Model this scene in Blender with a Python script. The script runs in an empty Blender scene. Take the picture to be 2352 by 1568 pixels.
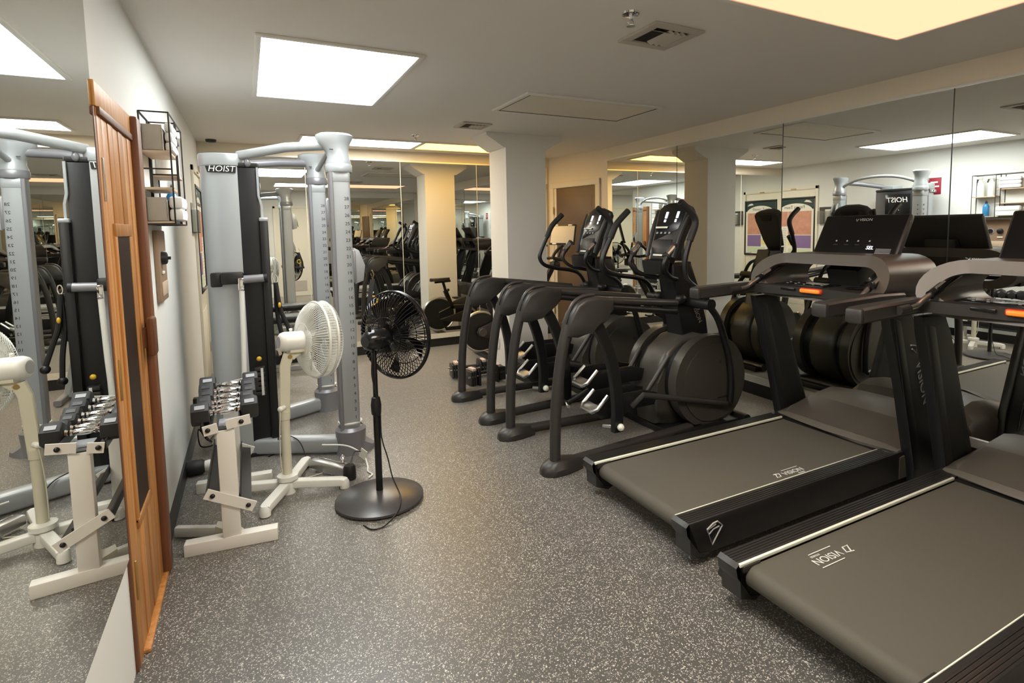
import bpy, bmesh, math, random
from mathutils import Vector, Matrix, Quaternion
from math import pi, sin, cos, radians as R
random.seed(7)
SC = bpy.context.scene
COL = SC.collection

# ------------------------------------------------------------------ camera
F_PX, CX, CY, CAM_H = 1281.9, 1243.7, 634.4, 1.48
PITCH, YAW, ROLL = 0.0853, -0.4839, -0.0159
def cam_matrix():
    cx, sx, cy, sy, cz, sz = cos(PITCH), sin(PITCH), cos(YAW), sin(YAW), cos(ROLL), sin(ROLL)
    Rx = Matrix(((1, 0, 0), (0, cx, -sx), (0, sx, cx)))
    Ry = Matrix(((cy, 0, sy), (0, 1, 0), (-sy, 0, cy)))
    Rz = Matrix(((cz, -sz, 0), (sz, cz, 0), (0, 0, 1)))
    M = Rz @ Rx @ Ry
    w = [Vector((M[i][0], M[i][2], -M[i][1])) for i in range(3)]
    right, up, back = w[0], -w[1], -w[2]
    m = Matrix.Identity(4)
    for i in range(3):
        m[i][0], m[i][1], m[i][2] = right[i], up[i], back[i]
    m.translation = Vector((0, 0, CAM_H))
    return m
cd = bpy.data.cameras.new('camera')
cam = bpy.data.objects.new('camera', cd); COL.objects.link(cam)
cam.matrix_world = cam_matrix()
cd.sensor_fit = 'HORIZONTAL'; cd.sensor_width = 36
cd.lens = F_PX / 2352 * 36
cd.shift_x = (1176 - CX) / 2352; cd.shift_y = (CY - 784) / 2352
cd.clip_start = 0.02; cd.clip_end = 100
SC.camera = cam

# ------------------------------------------------------------------ world, lamps, exposure
W = bpy.data.worlds.new('world'); SC.world = W; W.use_nodes = True
W.node_tree.nodes['Background'].inputs[0].default_value = (0.05, 0.05, 0.05, 1)
W.node_tree.nodes['Background'].inputs[1].default_value = 0.2
WHITE_LAMP, YELLOW_LAMP = 9.3, 1.3
SC.view_settings.view_transform = 'Standard'
SC.view_settings.look = 'None'
SC.view_settings.gamma = 1
SC.view_settings.use_curve_mapping = False
SC.view_settings.exposure = 0.68
SC.cycles.max_bounces = 14
SC.cycles.glossy_bounces = 9
SC.cycles.diffuse_bounces = 5
SC.cycles.sample_clamp_indirect = 6
SC.cycles.caustics_reflective = True
SC.cycles.blur_glossy = 0.6
SC.cycles.use_denoising = True

# ------------------------------------------------------------------ materials
def mat(name, col, rough=.5, metal=0., spec=.5, noise=None, bump=None, coat=0., emit=None, trans=0., alpha=None):
    m = bpy.data.materials.new(name); m.use_nodes = True
    nt = m.node_tree; b = nt.nodes['Principled BSDF']
    b.inputs['Base Color'].default_value = (*col, 1)
    b.inputs['Roughness'].default_value = rough
    b.inputs['Metallic'].default_value = metal
    b.inputs['Specular IOR Level'].default_value = spec
    b.inputs['Coat Weight'].default_value = coat
    b.inputs['Transmission Weight'].default_value = trans
    if emit:
        b.inputs['Emission Color'].default_value = (*emit[0], 1)
        b.inputs['Emission Strength'].default_value = emit[1]
    tc = nt.nodes.new('ShaderNodeTexCoord')
    if noise:
        sc, amt = noise
        n = nt.nodes.new('ShaderNodeTexNoise'); n.inputs['Scale'].default_value = sc; n.inputs['Detail'].default_value = 4
        nt.links.new(tc.outputs['Object'], n.inputs['Vector'])
        r = nt.nodes.new('ShaderNodeMapRange')
        r.inputs['To Min'].default_value = 1 - amt; r.inputs['To Max'].default_value = 1 + amt
        nt.links.new(n.outputs['Fac'], r.inputs['Value'])
        mx = nt.nodes.new('ShaderNodeVectorMath'); mx.operation = 'SCALE'
        mx.inputs[0].default_value = col
        nt.links.new(r.outputs[0], mx.inputs['Scale'])
        nt.links.new(mx.outputs[0], b.inputs['Base Color'])
    if bump:
        sc, st = bump
        n = nt.nodes.new('ShaderNodeTexNoise'); n.inputs['Scale'].default_value = sc; n.inputs['Detail'].default_value = 3
        nt.links.new(tc.outputs['Object'], n.inputs['Vector'])
        bp = nt.nodes.new('ShaderNodeBump'); bp.inputs['Strength'].default_value = st; bp.inputs['Distance'].default_value = .003
        nt.links.new(n.outputs['Fac'], bp.inputs['Height']); nt.links.new(bp.outputs[0], b.inputs['Normal'])
    return m

def floor_mat():
    m = mat('speckled rubber', (.10, .10, .10), .35, spec=.85)
    nt = m.node_tree; b = nt.nodes['Principled BSDF']
    tc = nt.nodes.new('ShaderNodeTexCoord')
    def flecks(scale, lo, seed):
        mp = nt.nodes.new('ShaderNodeMapping'); mp.inputs['Location'].default_value = (seed, seed * 2, 0)
        nt.links.new(tc.outputs['Object'], mp.inputs[0])
        dn = nt.nodes.new('ShaderNodeTexNoise'); dn.inputs['Scale'].default_value = scale * .8
        nt.links.new(mp.outputs[0], dn.inputs['Vector'])
        ad = nt.nodes.new('ShaderNodeVectorMath'); ad.operation = 'MULTIPLY_ADD'
        ad.inputs[1].default_value = (.012, .012, .012)
        nt.links.new(dn.outputs['Color'], ad.inputs[0]); nt.links.new(mp.outputs[0], ad.inputs[2])
        v = nt.nodes.new('ShaderNodeTexVoronoi'); v.inputs['Scale'].default_value = scale
        nt.links.new(ad.outputs[0], v.inputs['Vector'])
        s = nt.nodes.new('ShaderNodeSeparateColor'); nt.links.new(v.outputs['Color'], s.inputs[0])
        r = nt.nodes.new('ShaderNodeMapRange'); r.inputs['From Min'].default_value = lo; r.inputs['From Max'].default_value = lo + .02
        nt.links.new(s.outputs[0], r.inputs['Value'])
        d = nt.nodes.new('ShaderNodeMapRange'); d.inputs['From Min'].default_value = .55; d.inputs['From Max'].default_value = .35
        nt.links.new(v.outputs['Distance'], d.inputs['Value'])
        mu = nt.nodes.new('ShaderNodeMath'); mu.operation = 'MULTIPLY'
        nt.links.new(r.outputs[0], mu.inputs[0]); nt.links.new(d.outputs[0], mu.inputs[1])
        return mu, s
    f1, s1 = flecks(230, .72, .3)
    f2, s2 = flecks(140, .95, 1.7)
    mxx = nt.nodes.new('ShaderNodeMath'); mxx.operation = 'MAXIMUM'
    nt.links.new(f1.outputs[0], mxx.inputs[0]); nt.links.new(f2.outputs[0], mxx.inputs[1])
    mix = nt.nodes.new('ShaderNodeMix'); mix.data_type = 'RGBA'
    mix.inputs['A'].default_value = (.070, .069, .066, 1); mix.inputs['B'].default_value = (.62, .60, .55, 1)
    nt.links.new(mxx.outputs[0], mix.inputs['Factor'])
    nt.links.new(mix.outputs['Result'], b.inputs['Base Color'])
    b.inputs['Sheen Weight'].default_value = .85; b.inputs['Sheen Roughness'].default_value = .4; b.inputs['Sheen Tint'].default_value = (1, .93, .82, 1)  # warm lamp light put into the floor colours and sheen tint
    n = nt.nodes.new('ShaderNodeTexNoise'); n.inputs['Scale'].default_value = 220
    nt.links.new(tc.outputs['Object'], n.inputs['Vector'])
    bp = nt.nodes.new('ShaderNodeBump'); bp.inputs['Strength'].default_value = .35; bp.inputs['Distance'].default_value = .002
    nt.links.new(n.outputs['Fac'], bp.inputs['Height']); nt.links.new(bp.outputs[0], b.inputs['Normal'])
    return m

def wood_mat(name, a, c):
    m = mat(name, a, .45, spec=.4)
    nt = m.node_tree; b = nt.nodes['Principled BSDF']
    tc = nt.nodes.new('ShaderNodeTexCoord'); mp = nt.nodes.new('ShaderNodeMapping')
    mp.inputs['Scale'].default_value = (14, 14, .7)
    oi = nt.nodes.new('ShaderNodeObjectInfo')
    off = nt.nodes.new('ShaderNodeVectorMath'); off.operation = 'ADD'
    nt.links.new(tc.outputs['Object'], off.inputs[0]); nt.links.new(oi.outputs['Random'], off.inputs[1])
    nt.links.new(off.outputs[0], mp.inputs[0])
    n = nt.nodes.new('ShaderNodeTexNoise'); n.inputs['Scale'].default_value = 3; n.inputs['Detail'].default_value = 6; n.inputs['Distortion'].default_value = .6
    nt.links.new(mp.outputs[0], n.inputs['Vector'])
    mix = nt.nodes.new('ShaderNodeMix'); mix.data_type = 'RGBA'
    mix.inputs['A'].default_value = (*a, 1); mix.inputs['B'].default_value = (*c, 1)
    r = nt.nodes.new('ShaderNodeMapRange'); r.inputs['From Min'].default_value = .3; r.inputs['From Max'].default_value = .7
    nt.links.new(n.outputs['Fac'], r.inputs['Value']); nt.links.new(r.outputs[0], mix.inputs['Factor'])
    hv = nt.nodes.new('ShaderNodeHueSaturation')
    vr = nt.nodes.new('ShaderNodeMapRange'); vr.inputs['To Min'].default_value = .75; vr.inputs['To Max'].default_value = 1.2
    nt.links.new(oi.outputs['Random'], vr.inputs['Value']); nt.links.new(vr.outputs[0], hv.inputs['Value'])
    nt.links.new(mix.outputs['Result'], hv.inputs['Color']); nt.links.new(hv.outputs[0], b.inputs['Base Color'])
    return m

def lamp_mat(name, col, strength):
    m = bpy.data.materials.new(name); m.use_nodes = True; nt = m.node_tree
    nt.nodes.clear()
    e = nt.nodes.new('ShaderNodeEmission'); o = nt.nodes.new('ShaderNodeOutputMaterial')
    e.inputs[0].default_value = (*col, 1); e.inputs[1].default_value = strength
    nt.links.new(e.outputs[0], o.inputs[0])
    return m

M = dict(
    floor=floor_mat(),
    wall=mat('white wall paint', (.76, .765, .735), .7, bump=(60, .08)),
    wallwarmlit=mat('warm-lit wall paint', (.78, .70, .57), .7, bump=(60, .08)),  # warm glow of the yellow lamps put into the wall colour
    ceil=mat('ceiling paint', (.80, .77, .72), .8, bump=(90, .1)),
    column=mat('column paint', (.74, .71, .65), .7),
    base=mat('black vinyl base', (.012, .012, .013), .35),
    trim=mat('cream trim', (.76, .70, .58), .5),
    doorwhite=mat('cream door paint', (.78, .74, .62), .5),
    doorbrown=mat('brown door', (.13, .085, .05), .5, noise=(6, .12)),
    mirror=mat('mirror glass', (.87, .89, .86), .0, metal=1.),
    chan=mat('aluminium channel', (.75, .74, .70), .3, metal=.6),
    seam=mat('mirror edge', (.03, .035, .03), .3),
    seamlight=mat('bright mirror edge', (.7, .7, .62), .3),
    black=mat('black plastic', (.009, .009, .010), .42, bump=(300, .08)),
    blackgloss=mat('glossy black', (.008, .008, .009), .18),
    blacksteel=mat('black powder coat', (.007, .007, .008), .42),
    charcoal=mat('charcoal plastic', (.028, .0265, .0245), .42, bump=(400, .06)),
    hood=mat('hood plastic', (.125, .112, .095), .42, bump=(400, .05)),
    grey=mat('warm grey plastic', (.085, .074, .062), .40, bump=(400, .05)),
    greytube=mat('graphite tube', (.042, .039, .037), .38, metal=.2),
    fanbase=mat('satin dark base', (.055, .052, .055), .3, spec=.7),
    shell=mat('shroud plastic', (.052, .049, .041), .38, bump=(400, .05)),
    belt=mat('tread belt', (.090, .083, .067), .7, bump=(500, .25)),
    rail=mat('ribbed rail', (.020, .019, .018), .35),
    strip=mat('pale strip', (.86, .88, .76), .25),
    white=mat('white powder coat', (.80, .79, .74), .35),
    cream=mat('yellowed plastic', (.70, .67, .53), .4),
    fanwhite=mat('white fan plastic', (.82, .82, .77), .35),
    clearwhite=mat('translucent blade', (.72, .72, .66), .25, trans=.35),
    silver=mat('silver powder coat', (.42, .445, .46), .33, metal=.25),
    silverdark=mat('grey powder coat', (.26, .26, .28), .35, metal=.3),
    chrome=mat('chrome', (.85, .85, .86), .08, metal=1.),
    steel=mat('brushed steel', (.6, .6, .59), .28, metal=1.),
    rubber=mat('black rubber', (.018, .018, .019), .6, bump=(200, .1)),
    hexmark=mat('grey label', (.35, .36, .40), .5),
    wood=wood_mat('cedar', (.54, .26, .075), (.36, .14, .035)),
    wooddark=wood_mat('dark cedar', (.20, .075, .030), (.12, .045, .02)),
    glassdark=mat('dark door glass', (.022, .009, .004), .45, spec=.12),
    woodpanel=mat('brown panel', (.30, .20, .13), .5, noise=(9, .2)),
    canvas=mat('grey canvas', (.40, .35, .29), .85, noise=(14, .1), bump=(400, .4)),
    towel=mat('white towel', (.84, .84, .82), .95, bump=(300, .6)),
    wire=mat('dark wire', (.03, .027, .024), .4, metal=.5),
    shelfwood=mat('shelf board', (.55, .42, .30), .5, noise=(12, .1)),
    blue=mat('blue plastic', (.03, .20, .42), .3),
    orange=mat('orange stop button', (.80, .26, .03), .3, emit=((1, .30, .03), .18)),  # faint glow added on top of the plain orange colour
    red=mat('red button', (.55, .03, .01), .35),
    screen=mat('black screen', (.004, .004, .005), .22),
    led=mat('white digits', (.8, .8, .9), .4, emit=((.85, .88, 1), 1.6)),
    print=mat('grey print', (.40, .40, .40), .5),
    whiteprint=mat('white print', (.75, .75, .72), .5),
    darkprint=mat('dark print', (.03, .03, .035), .5),
    vent=mat('vent metal', (.50, .46, .40), .5),
    ventdark=mat('vent cavity', (.012, .010, .009), .9),
    offlens=mat('unlit light lens', (.78, .72, .60), .55, noise=(3, .06)),
    frame=mat('light frame', (.80, .78, .73), .5),
    lampw=lamp_mat('white lamp', (.98, 1, .975), WHITE_LAMP), lampw2=lamp_mat('warmer white lamp', (1, .92, .79), WHITE_LAMP * 1.35),
    lampy2=lamp_mat('rear warm lamp', (1, .54, .085), YELLOW_LAMP * 3.9),
    lampy=lamp_mat('warm lamp', (1, .425, .245), YELLOW_LAMP),
    signred=mat('red sign', (.30, .012, .03), .5),
    posterdark=mat('dark green print', (.012, .035, .03), .5),
    posterred=mat('red print', (.55, .27, .19), .6, noise=(14, .3)),
    posterpurple=mat('purple print', (.22, .14, .32), .6),
    postergreen=mat('pale green print', (.58, .66, .48), .6),
    posteryellow=mat('yellow print', (.78, .66, .20), .6),
    paper=mat('paper', (.78, .76, .68), .7),
    brass=mat('brass', (.45, .32, .12), .35, metal=.8),
    yellow=mat('yellow coating', (.75, .45, .03), .4),
    pink=mat('pale label', (.72, .55, .46), .6),
    acrylic=mat('clear acrylic', (.85, .87, .86), .05, trans=.92),
)

# ------------------------------------------------------------------ geometry helpers
def catmull(pts, n=6):
    pts = [Vector(p) for p in pts]
    if len(pts) < 3: return pts
    out = []
    P = [2 * pts[0] - pts[1]] + pts + [2 * pts[-1] - pts[-2]]
    for i in range(1, len(P) - 2):
        a, b, c, d = P[i - 1:i + 3]
        for k in range(n):
            t = k / n
            out.append(.5 * ((2 * b) + (c - a) * t + (2 * a - 5 * b + 4 * c - d) * t * t + (3 * b - a - 3 * c + d) * t ** 3))
    out.append(pts[-1])
    return out

class G:
    def __init__(s): s.bm = bmesh.new()
    def _rot(s, vs, c, rot):
        if rot is not None:
            bmesh.ops.rotate(s.bm, verts=vs, cent=Vector(c), matrix=rot)
    def box(s, c, d, bev=0., rot=None, seg=2):
        r = bmesh.ops.create_cube(s.bm, size=1)
        vs = r['verts']
        for v in vs: v.co = Vector((v.co.x * d[0] + c[0], v.co.y * d[1] + c[1], v.co.z * d[2] + c[2]))
        if bev > 0:
            es = list({e for v in vs for e in v.link_edges})
            b = bmesh.ops.bevel(s.bm, geom=es, offset=min(bev, min(d) * .49), segments=seg, affect='EDGES', profile=.5)
            vs = list({v for f in b['faces'] for v in f.verts} | {v for v in vs if v.is_valid})
        s._rot(vs, c, rot)
        return s
    def bb(s, lo, hi, bev=0.):
        return s.box([(a + b) / 2 for a, b in zip(lo, hi)], [abs(b - a) for a, b in zip(lo, hi)], bev)
    def sweep(s, pts, sec, cap=True, up=None, closed=False, taper=None):
        pts = [Vector(p) for p in pts]; n = len(pts); m = len(sec)
        rings = []; N = None
        for i, p in enumerate(pts):
            if closed: T = (pts[(i + 1) % n] - pts[i - 1]).normalized()
            else: T = (pts[min(i + 1, n - 1)] - pts[max(i - 1, 0)]).normalized()
            if up is not None:
                B = Vector(up); B = (B - B.dot(T) * T).normalized(); N = T.cross(B)
            else:
                if N is None:
                    a = Vector((0, 0, 1)) if abs(T.z) < .9 else Vector((1, 0, 0))
                    N = (a - a.dot(T) * T).normalized()
                else:
                    N = (N - N.dot(T) * T).normalized()
                B = T.cross(N)
            k = taper(i / max(n - 1, 1)) if taper else 1
            rings.append([s.bm.verts.new(p + N * u * k + B * v * k) for u, v in sec])
        for i in range(n if closed else n - 1):
            a, b = rings[i], rings[(i + 1) % n]
            for j in range(m):
                s.bm.faces.new((a[j], a[(j + 1) % m], b[(j + 1) % m], b[j]))
        if cap and not closed:
            s.bm.faces.new(rings[0][::-1]); s.bm.faces.new(rings[-1])
        return s
    def tube(s, pts, r, seg=10, smooth=0, closed=False, taper=None):
        if smooth: pts = catmull(pts, smooth)
        sec = [(r * cos(2 * pi * k / seg), r * sin(2 * pi * k / seg)) for k in range(seg)]
        return s.sweep(pts, sec, closed=closed, taper=taper)
    def bar(s, pts, w, t, up=(0, 1, 0), smooth=0, rnd=.3):
        # flat bar: w in the plane of the path, t along up
        if smooth: pts = catmull(pts, smooth)
        a, b = w / 2, t / 2; c = min(a, b) * rnd
        sec = [(a, -b + c), (a, b - c), (a - c, b), (-a + c, b), (-a, b - c), (-a, -b + c), (-a + c, -b), (a - c, -b)]
        return s.sweep(pts, sec, up=up)
    def cyl(s, a, b, r, seg=20, r2=None):
        a, b = Vector(a), Vector(b)
        return s.tube([a, b], r, seg, taper=(lambda t: 1 + ((r2 / r) - 1) * t) if r2 else None)
    def lathe(s, prof, c=(0, 0, 0), axis=(0, 0, 1), seg=28, sx=1., sy=1.):
        q = Vector((0, 0, 1)).rotation_difference(Vector(axis)).to_matrix(); c = Vector(c)
        rings = []
        for r, z in prof:
            if r < 1e-6: rings.append([s.bm.verts.new(c + q @ Vector((0, 0, z)))])
            else: rings.append([s.bm.verts.new(c + q @ Vector((r * cos(2 * pi * k / seg) * sx, r * sin(2 * pi * k / seg) * sy, z))) for k in range(seg)])
        for a, b in zip(rings, rings[1:]):
            for k in range(seg):
                q4 = [a[k % len(a)], a[(k + 1) % len(a)], b[(k + 1) % len(b)], b[k % len(b)]]
                q4 = list(dict.fromkeys(q4))
                if len(q4) > 2: s.bm.faces.new(q4)
        for ring, flip in ((rings[0], True), (rings[-1], False)):
            if len(ring) > 1: s.bm.faces.new(ring[::-1] if flip else ring)
        return s
    def ball(s, c, r, sc=(1, 1, 1), seg=16):
        vs = bmesh.ops.create_uvsphere(s.bm, u_segments=seg, v_segments=max(seg // 2, 6), radius=r)['verts']
        for v in vs: v.co = Vector((v.co.x * sc[0], v.co.y * sc[1], v.co.z * sc[2])) + Vector(c)
        return s
    def prism(s, poly, axis, a, b, bev=0., seg=2):
        def P(u, v, w): return {'x': (w, u, v), 'y': (u, w, v), 'z': (u, v, w)}[axis]
        A = [s.bm.verts.new(P(u, v, a)) for u, v in poly]; B = [s.bm.verts.new(P(u, v, b)) for u, v in poly]
        fa = s.bm.faces.new(A); fb = s.bm.faces.new(B[::-1]); n = len(poly); side = []
        for k in range(n): side.append(s.bm.faces.new((A[k], B[k], B[(k + 1) % n], A[(k + 1) % n])))
        if bev > 0:
            es = list(set(fa.edges) | set(fb.edges))
            bmesh.ops.bevel(s.bm, geom=es, offset=bev, segments=seg, affect='EDGES', profile=.5)
        return s
    def loft(s, secs, cap=True):
        rings = [[s.bm.verts.new(p) for p in sec] for sec in secs]; m = len(rings[0])
        for a, b in zip(rings, rings[1:]):
            for k in range(m): s.bm.faces.new((a[k], a[(k + 1) % m], b[(k + 1) % m], b[k]))
        if cap: s.bm.faces.new(rings[0][::-1]); s.bm.faces.new(rings[-1])
        return s
    def ringplate(s, outer, inner, axis, a, b):
        def P(u, v, w): return {'x': (w, u, v), 'y': (u, w, v), 'z': (u, v, w)}[axis]
        n = len(outer)
        o0 = [s.bm.verts.new(P(*p, a)) for p in outer]; o1 = [s.bm.verts.new(P(*p, b)) for p in outer]
        i0 = [s.bm.verts.new(P(*p, a)) for p in inner]; i1 = [s.bm.verts.new(P(*p, b)) for p in inner]
        for k in range(n):
            j = (k + 1) % n
            s.bm.faces.new((o0[k], o0[j], i0[j], i0[k])); s.bm.faces.new((o1[k], i1[k], i1[j], o1[j]))
            s.bm.faces.new((o0[k], o1[k], o1[j], o0[j])); s.bm.faces.new((i0[k], i0[j], i1[j], i1[k]))
        return s
    def map(s, fn):
        for v in s.bm.verts: v.co = Vector(fn(v.co))
        return s
    def obj(s, name, m, parent=None, ang=38, **props):
        bm = s.bm
        bmesh.ops.recalc_face_normals(bm, faces=bm.faces)
        lim = R(ang)
        for f in bm.faces: f.smooth = True
        for e in bm.edges:
            if len(e.link_faces) != 2 or e.calc_face_angle(4) > lim: e.smooth = False
        me = bpy.data.meshes.new(name); bm.to_mesh(me); bm.free()
        me.materials.append(M[m])
        o = bpy.data.objects.new(name, me); COL.objects.link(o)
        if parent: o.parent = parent
        for k, v in props.items(): o[k] = v
        return o

def tag(o, label, cat, group=None):
    o['label'] = label; o['category'] = cat
    if group: o['group'] = group
    return o
def thing(name, label, cat, loc=(0, 0, 0), rz=0., group=None):
    o = bpy.data.objects.new(name, None); COL.objects.link(o); o.empty_display_size = .1
    o.location = loc; o.rotation_euler = (0, 0, rz)
    return tag(o, label, cat, group)
def struct(o, label=None):
    o['kind'] = 'structure'
    if label: o['label'] = label
    return o
def dup(o, loc=None, rz=None, label=None, parent=None):
    c = o.copy(); COL.objects.link(c)
    if parent: c.parent = parent
    if loc is not None: c.location = loc
    if rz is not None: c.rotation_euler = (0, 0, rz)
    if label: c['label'] = label
    for ch in list(o.children): dup(ch, parent=c)
    return c
def text(name, s, size, m, parent, loc, xdir, ydir, ext=.0012, align='CENTER', space=1.0, shear=0., **props):
    c = bpy.data.curves.new(name, 'FONT'); c.body = s; c.size = size; c.extrude = ext; c.align_x = align; c.align_y = 'CENTER'
    c.space_line = space; c.shear = shear; c.resolution_u = 3
    t = bpy.data.objects.new(name, c); COL.objects.link(t)
    bpy.context.view_layer.update()
    me = bpy.data.meshes.new_from_object(t.evaluated_get(bpy.context.evaluated_depsgraph_get()))
    bpy.data.objects.remove(t); bpy.data.curves.remove(c)
    X = Vector(xdir).normalized(); Y = Vector(ydir); Y = (Y - Y.dot(X) * X).normalized(); Z = X.cross(Y)
    mm = Matrix((( X.x, Y.x, Z.x, loc[0]), (X.y, Y.y, Z.y, loc[1]), (X.z, Y.z, Z.z, loc[2]), (0, 0, 0, 1)))
    me.transform(mm); me.name = name
    me.materials.clear(); me.materials.append(M[m])
    o = bpy.data.objects.new(name, me); COL.objects.link(o)
    if parent: o.parent = parent
    for k, v in props.items(): o[k] = v
    return o

# ------------------------------------------------------------------ room shell
XL, YF, YB, ZC = -.411, 6.87, -.40, 2.44
def rwall(y):            # plan line of the mirrored right wall
    return 3.87 + .024 * max(0, y - 3.1)
XR1 = rwall(5.78)
struct(G().bb((XL - .2, YB - .2, -.06), (4.3, YF + .2, 0)).obj('floor', 'floor'), 'dark grey rubber gym floor with light flecks')
struct(G().bb((XL - .2, YB - .2, ZC), (4.3, YF + .2, ZC + .08)).obj('ceiling', 'ceil'), 'flat painted ceiling')
struct(G().bb((XL - .1, YB, 0), (XL, YF, ZC)).obj('wall_left', 'wall'), 'white wall with the wooden door')
struct(G().bb((XL - .1, YF, 0), (4.2, YF + .1, ZC)).obj('wall_far', 'wallwarmlit'), 'far wall behind the wide mirror')
struct(G().bb((XL - .1, YB - .1, 0), (4.2, YB, ZC)).obj('wall_back', 'wall'), 'white wall behind the viewer')
g = G(); g.prism([(rwall(YB), YB), (rwall(3.1), 3.1), (XR1, 5.78), (3.745, YF), (4.15, YF), (4.15, YB)], 'z', 0, ZC)
wr = struct(g.obj('wall_right', 'wallwarmlit'), 'wall carrying the mirrors, warm light put into its colour')
# baseboards
struct(G().bb((XL, 2.96, 0), (XL + .012, 5.86, .1)).obj('baseboard_left', 'base'))
struct(G().bb((XL, YF - .014, 0), (3.74, YF, .105)).obj('baseboard_far', 'base'))
struct(G().bb((XL, YF - .02, .105), (3.74, YF, .166)).obj('trim_1', 'trim'))
def right_strip(z0, z1, d):
    ys = [YB, 3.1, 5.75]
    return G().prism([(rwall(y) - d, y) for y in ys] + [(rwall(y) + .01, y) for y in ys[::-1]], 'z', z0, z1)
struct(right_strip(0, .11, .016).obj('baseboard_right', 'base'))
struct(right_strip(.11, .165, .022).obj('trim_2', 'chan'))
struct(right_strip(2.29, 2.305, .016).obj('trim_3', 'chan'))
# ---- mirrors
def mirror_panel(label, group, lo, hi, edge=None):
    o = G().bb(lo, hi).obj('wall_mirror', 'mirror')
    tag(o, label, 'mirror', group)
    return o
gf = 'far wall mirror panels'
xs = [XL + .02, .62, 1.69, 2.676, 3.72]
nm = ['far mirror panel beside the left corner, behind the silver cable machine', 'far mirror panel behind the black fan and silver columns',
      'far mirror panel reflecting the column and bike saddle', 'far mirror panel mostly hidden behind the square column']
for i in range(4):
    mirror_panel(nm[i], gf, (xs[i] + .003, YF - .012, .168), (xs[i + 1] - .003, YF - .004, 2.312))
struct(G().bb((XL, YF - .016, 2.312), (3.73, YF, 2.326)).obj('trim_4', 'chan'))
for x in xs[1:4]:
    struct(G().bb((x - .003, YF - .0135, .168), (x + .003, YF - .004, 2.312)).obj('trim_5', 'seamlight'))
gr = 'right wall mirror panels'
ysr = [-.25, 1.90, 3.13, 4.42, 5.70]
nr = ['nearest right wall mirror panel behind the front treadmill', 'right wall mirror panel behind the second treadmill screen',
      'right wall mirror panel reflecting the square column', 'farthest right wall mirror panel beside the brown door']
for i in range(4):
    y0, y1 = ysr[i] + .003, ysr[i + 1] - .003
    o = G().prism([(rwall(y0) - .010, y0), (rwall(y1) - .010, y1), (rwall(y1) - .003, y1), (rwall(y0) - .003, y0)], 'z', .166, 2.29).obj('wall_mirror', 'mirror')
    tag(o, nr[i], 'mirror', gr)
for y, m_ in ((1.90, 'seam'), (3.13, 'seam'), (4.42, 'seam'), (5.70, 'seamlight')):
    struct(G().bb((rwall(y) - .0115, y - .003, .166), (rwall(y) - .003, y + .003, 2.29)).obj('trim_6', m_))
gb = 'back wall mirror panels'
for a_, b_, l_ in ((1.50, 2.65, 'left'), (2.655, 3.80, 'right')):
    mirror_panel('back wall mirror panel behind the viewer, %s of two' % l_, gb, (a_, YB + .004, .168), (b_, YB + .012, 2.29))
tag(G().bb((XL + .002, -.3, .405), (XL + .008, 2.213, 2.40)).obj('wall_mirror', 'mirror'), 'tall left wall mirror beside the wooden door', 'mirror')

# ---- column with flared capital
g = G().bb((2.35, 5.2, 0), (2.80, 5.63, ZC))
for poly in ([(2.80, 2.30), (2.83, 2.30), (3.0, 2.40), (3.0, ZC), (2.80, ZC)], [(2.35, 2.30), (2.33, 2.30), (2.145, 2.41), (2.145, ZC), (2.35, ZC)]):
    g.prism(poly, 'y', 5.2, 5.63)
co = struct(g.obj('column', 'column', ang=20), 'square painted column with a flared top')
G().box((2.342, 5.5, .26), (.012, .08, .12), .004).obj('outlet_plate', 'white', co)
G().bb((2.335, 5.185, 0), (2.815, 5.2, .02)).obj('base_strip', 'trim', co)

# ---- door on the right far wall
def wall_frame(a, b):     # matrix with x along the wall a->b, y out of the room, z up
    a, b = Vector((*a, 0)), Vector((*b, 0)); X = (b - a).normalized(); Z = Vector((0, 0, 1)); Y = Z.cross(X)
    m = Matrix.Identity(4)
    for i in range(3): m[i][0], m[i][1], m[i][2] = X[i], Y[i], Z[i]
    m.translation = a
    return m, (b - a).length
mw, Lw = wall_frame((3.745, YF), (XR1, 5.78))      # from far corner to mirror; +y points out of room? checked below
d2 = bpy.data.objects.new('door_2', None); COL.objects.link(d2); d2.matrix_world = mw
struct(d2, 'brown door in a cream frame beyond the column')
o_ = -1   # inward (room side) is -y when X runs from far corner to the mirror
def inn(v): return v
x0, x1 = .06, 1.04
sgn = 1 if (mw.to_3x3() @ Vector((0, 1, 0))).x < 0 else -1     # sign of local y that points into the room
def dbox(name, m_, xa, xb, ya, yb, za, zb, par=d2, bev=.004):
    return G().bb((xa, sgn * ya, za), (xb, sgn * yb, zb), bev).obj(name, m_, par)
dbox('casing', 'trim', x0, x0 + .075, .0, .028, 0, 2.09)
dbox('casing', 'trim', x1 - .075, x1, .0, .028, 0, 2.09)
dbox('casing', 'trim', x0, x1, .0, .030, 2.02, 2.095)
dbox('jamb', 'trim', x0 + .075, x0 + .125, .0, .016, 0, 2.02)
dl = dbox('door_leaf', 'doorbrown', x0 + .125, x1 - .075, .0, .008, .012, 2.015)
for z in (.35, 1.02, 1.72): G().cyl((x0 + .082, sgn * .034, z - .05), (x0 + .082, sgn * .034, z + .05), .008).obj('hinge', 'brass', d2)
G().ball((x1 - .14, sgn * .05, 1.0), .028).cyl((x1 - .14, sgn * .0, 1.0), (x1 - .14, sgn * .05, 1.0), .012).obj('door_knob', 'brass', d2)
for z in (.55, 1.5): G().bb((x0 + .2, sgn * .006, z - .40), (x1 - .15, sgn * .011, z + .40), .004).obj('panel', 'doorbrown', d2)

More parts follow.
